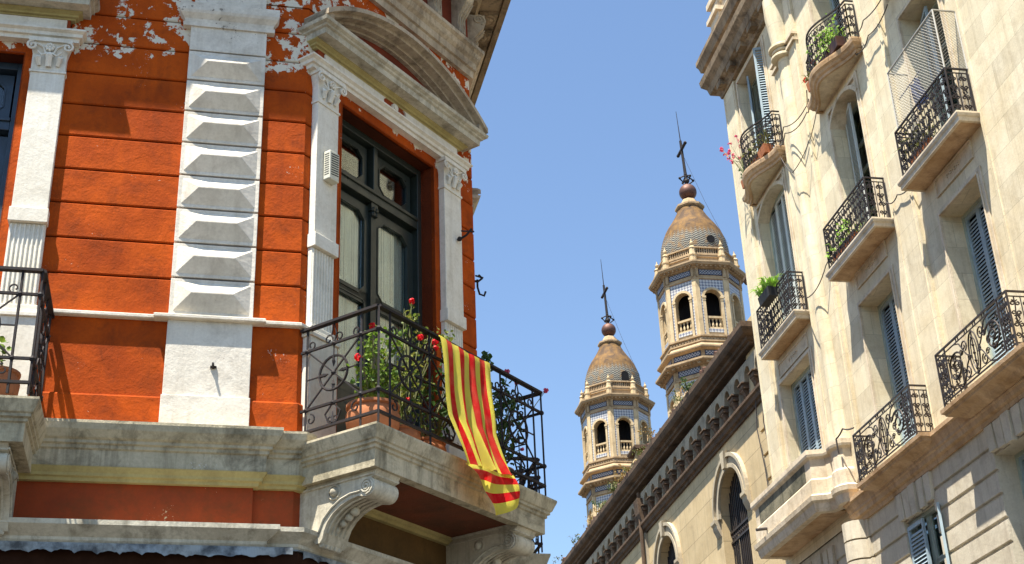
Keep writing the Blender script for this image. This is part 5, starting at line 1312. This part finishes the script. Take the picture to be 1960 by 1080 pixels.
for sg in (-1, 1):
    clipd(s0, s1, z0, z1, lambda a, z: P(a, d, z), sg); clipd(.0, d, z0, z1, lambda a, z: P(s1, a, z), sg); clipd(.0, d, z0, z1, lambda a, z: P(s0, a, z), sg)
mb.build('mesh', 'wire', SN)
mb = MB(); N = 10; vs = []
for j in range(7):
    for i in range(N + 1): vs.append(P(7.86 + .30 * i / N + .02 * j, .16 + .03 * sin(i * 1.4 + j * .5), 13.62 - .085 * j - .06 * abs(i / N - .6)))
mb.add(vs, [(j * (N + 1) + i, j * (N + 1) + i + 1, (j + 1) * (N + 1) + i + 1, (j + 1) * (N + 1) + i) for j in range(6) for i in range(N)])
mb.tube([P(7.5, .18, 13.60), P(8.3, .18, 13.62)], .008, 4)
tag(mb.build('hanging_cloth', 'bluecloth'), 'dark blue cloth hanging behind the wire screen on the apartment balcony', 'cloth')
def cable(pts, label, r=.011, sag=.0):
    out = []
    for a, b in zip(pts[:-1], pts[1:]):
        for i in range(8): t = i / 8; out.append(P(a[0] + (b[0] - a[0]) * t, a[1] + (b[1] - a[1]) * t, a[2] + (b[2] - a[2]) * t - sag * 4 * t * (1 - t)))
    out.append(P(*pts[-1])); mb = MB(); mb.tube(out, r, 5); return tag(mb.build('cable', 'cable'), label, 'cable', 'cables slung across the apartment front')
cable([(2.70, .14, 15.9), (3.4, .30, 15.75), (4.15, .14, 15.72), (4.4, .2, 15.9)], 'slack cable slung between the two curved balconies, upper of the pair', .010, .10)
cable([(2.72, .14, 15.82), (3.42, .30, 15.60), (4.15, .14, 15.60), (4.42, .2, 15.7)], 'slack cable slung between the two curved balconies, lower of the pair', .010, .12)
cable([(6.42, .12, 15.66), (6.78, .14, 15.66), (7.6, .12, 15.60)], 'cable running up and right from the topmost curved balcony of the middle bay', .010, .06)
cable([(6.25, .12, 15.5), (6.35, .12, 15.3), (6.85, .14, 15.30), (7.6, .12, 15.35)], 'cable looping below its fellow right of the topmost curved balcony of the middle bay', .010, .08)
cable([(2.72, .1, 15.3), (3.1, .3, 15.25), (3.5, .3, 14.7), (3.95, .12, 15.05), (4.4, .06, 15.5)], 'cable hanging in a deep loop on the column beside the leftmost curved balcony', .008, .05)
cable([(2.70, .1, 12.4), (3.3, .3, 12.25), (3.9, .12, 12.6), (4.4, .05, 13.2)], 'thin cable running up from the leftmost straight balcony', .010, .12)
cable([(6.35, .1, 12.45), (6.75, .1, 12.35), (7.35, .1, 12.3)], 'short cable between the two upper straight balconies', .010, .08)
cable([(3.62, .28, 9.25), (3.64, .30, 9.5), (3.9, .28, 9.58), (4.36, .30, 9.42)], 'cable leaving the stone balcony towards the middle lower iron balcony', .014, .02)
for i, (x, zz) in enumerate(((-1.02, 9.2), (-.62, 9.4))):
    tag(MB().tube([P(x, -.22, 12.2), P(x - .10, -.20, 11.5), P(x + .08, -.2, 10.6), P(x + .25, -.18, zz)], .012, 4).build('cable', 'cable'),
        ('looping cable on the church wall, the one farther from the apartment building', 'looping cable on the church wall, the one hugging the apartment building')[i], 'cable')
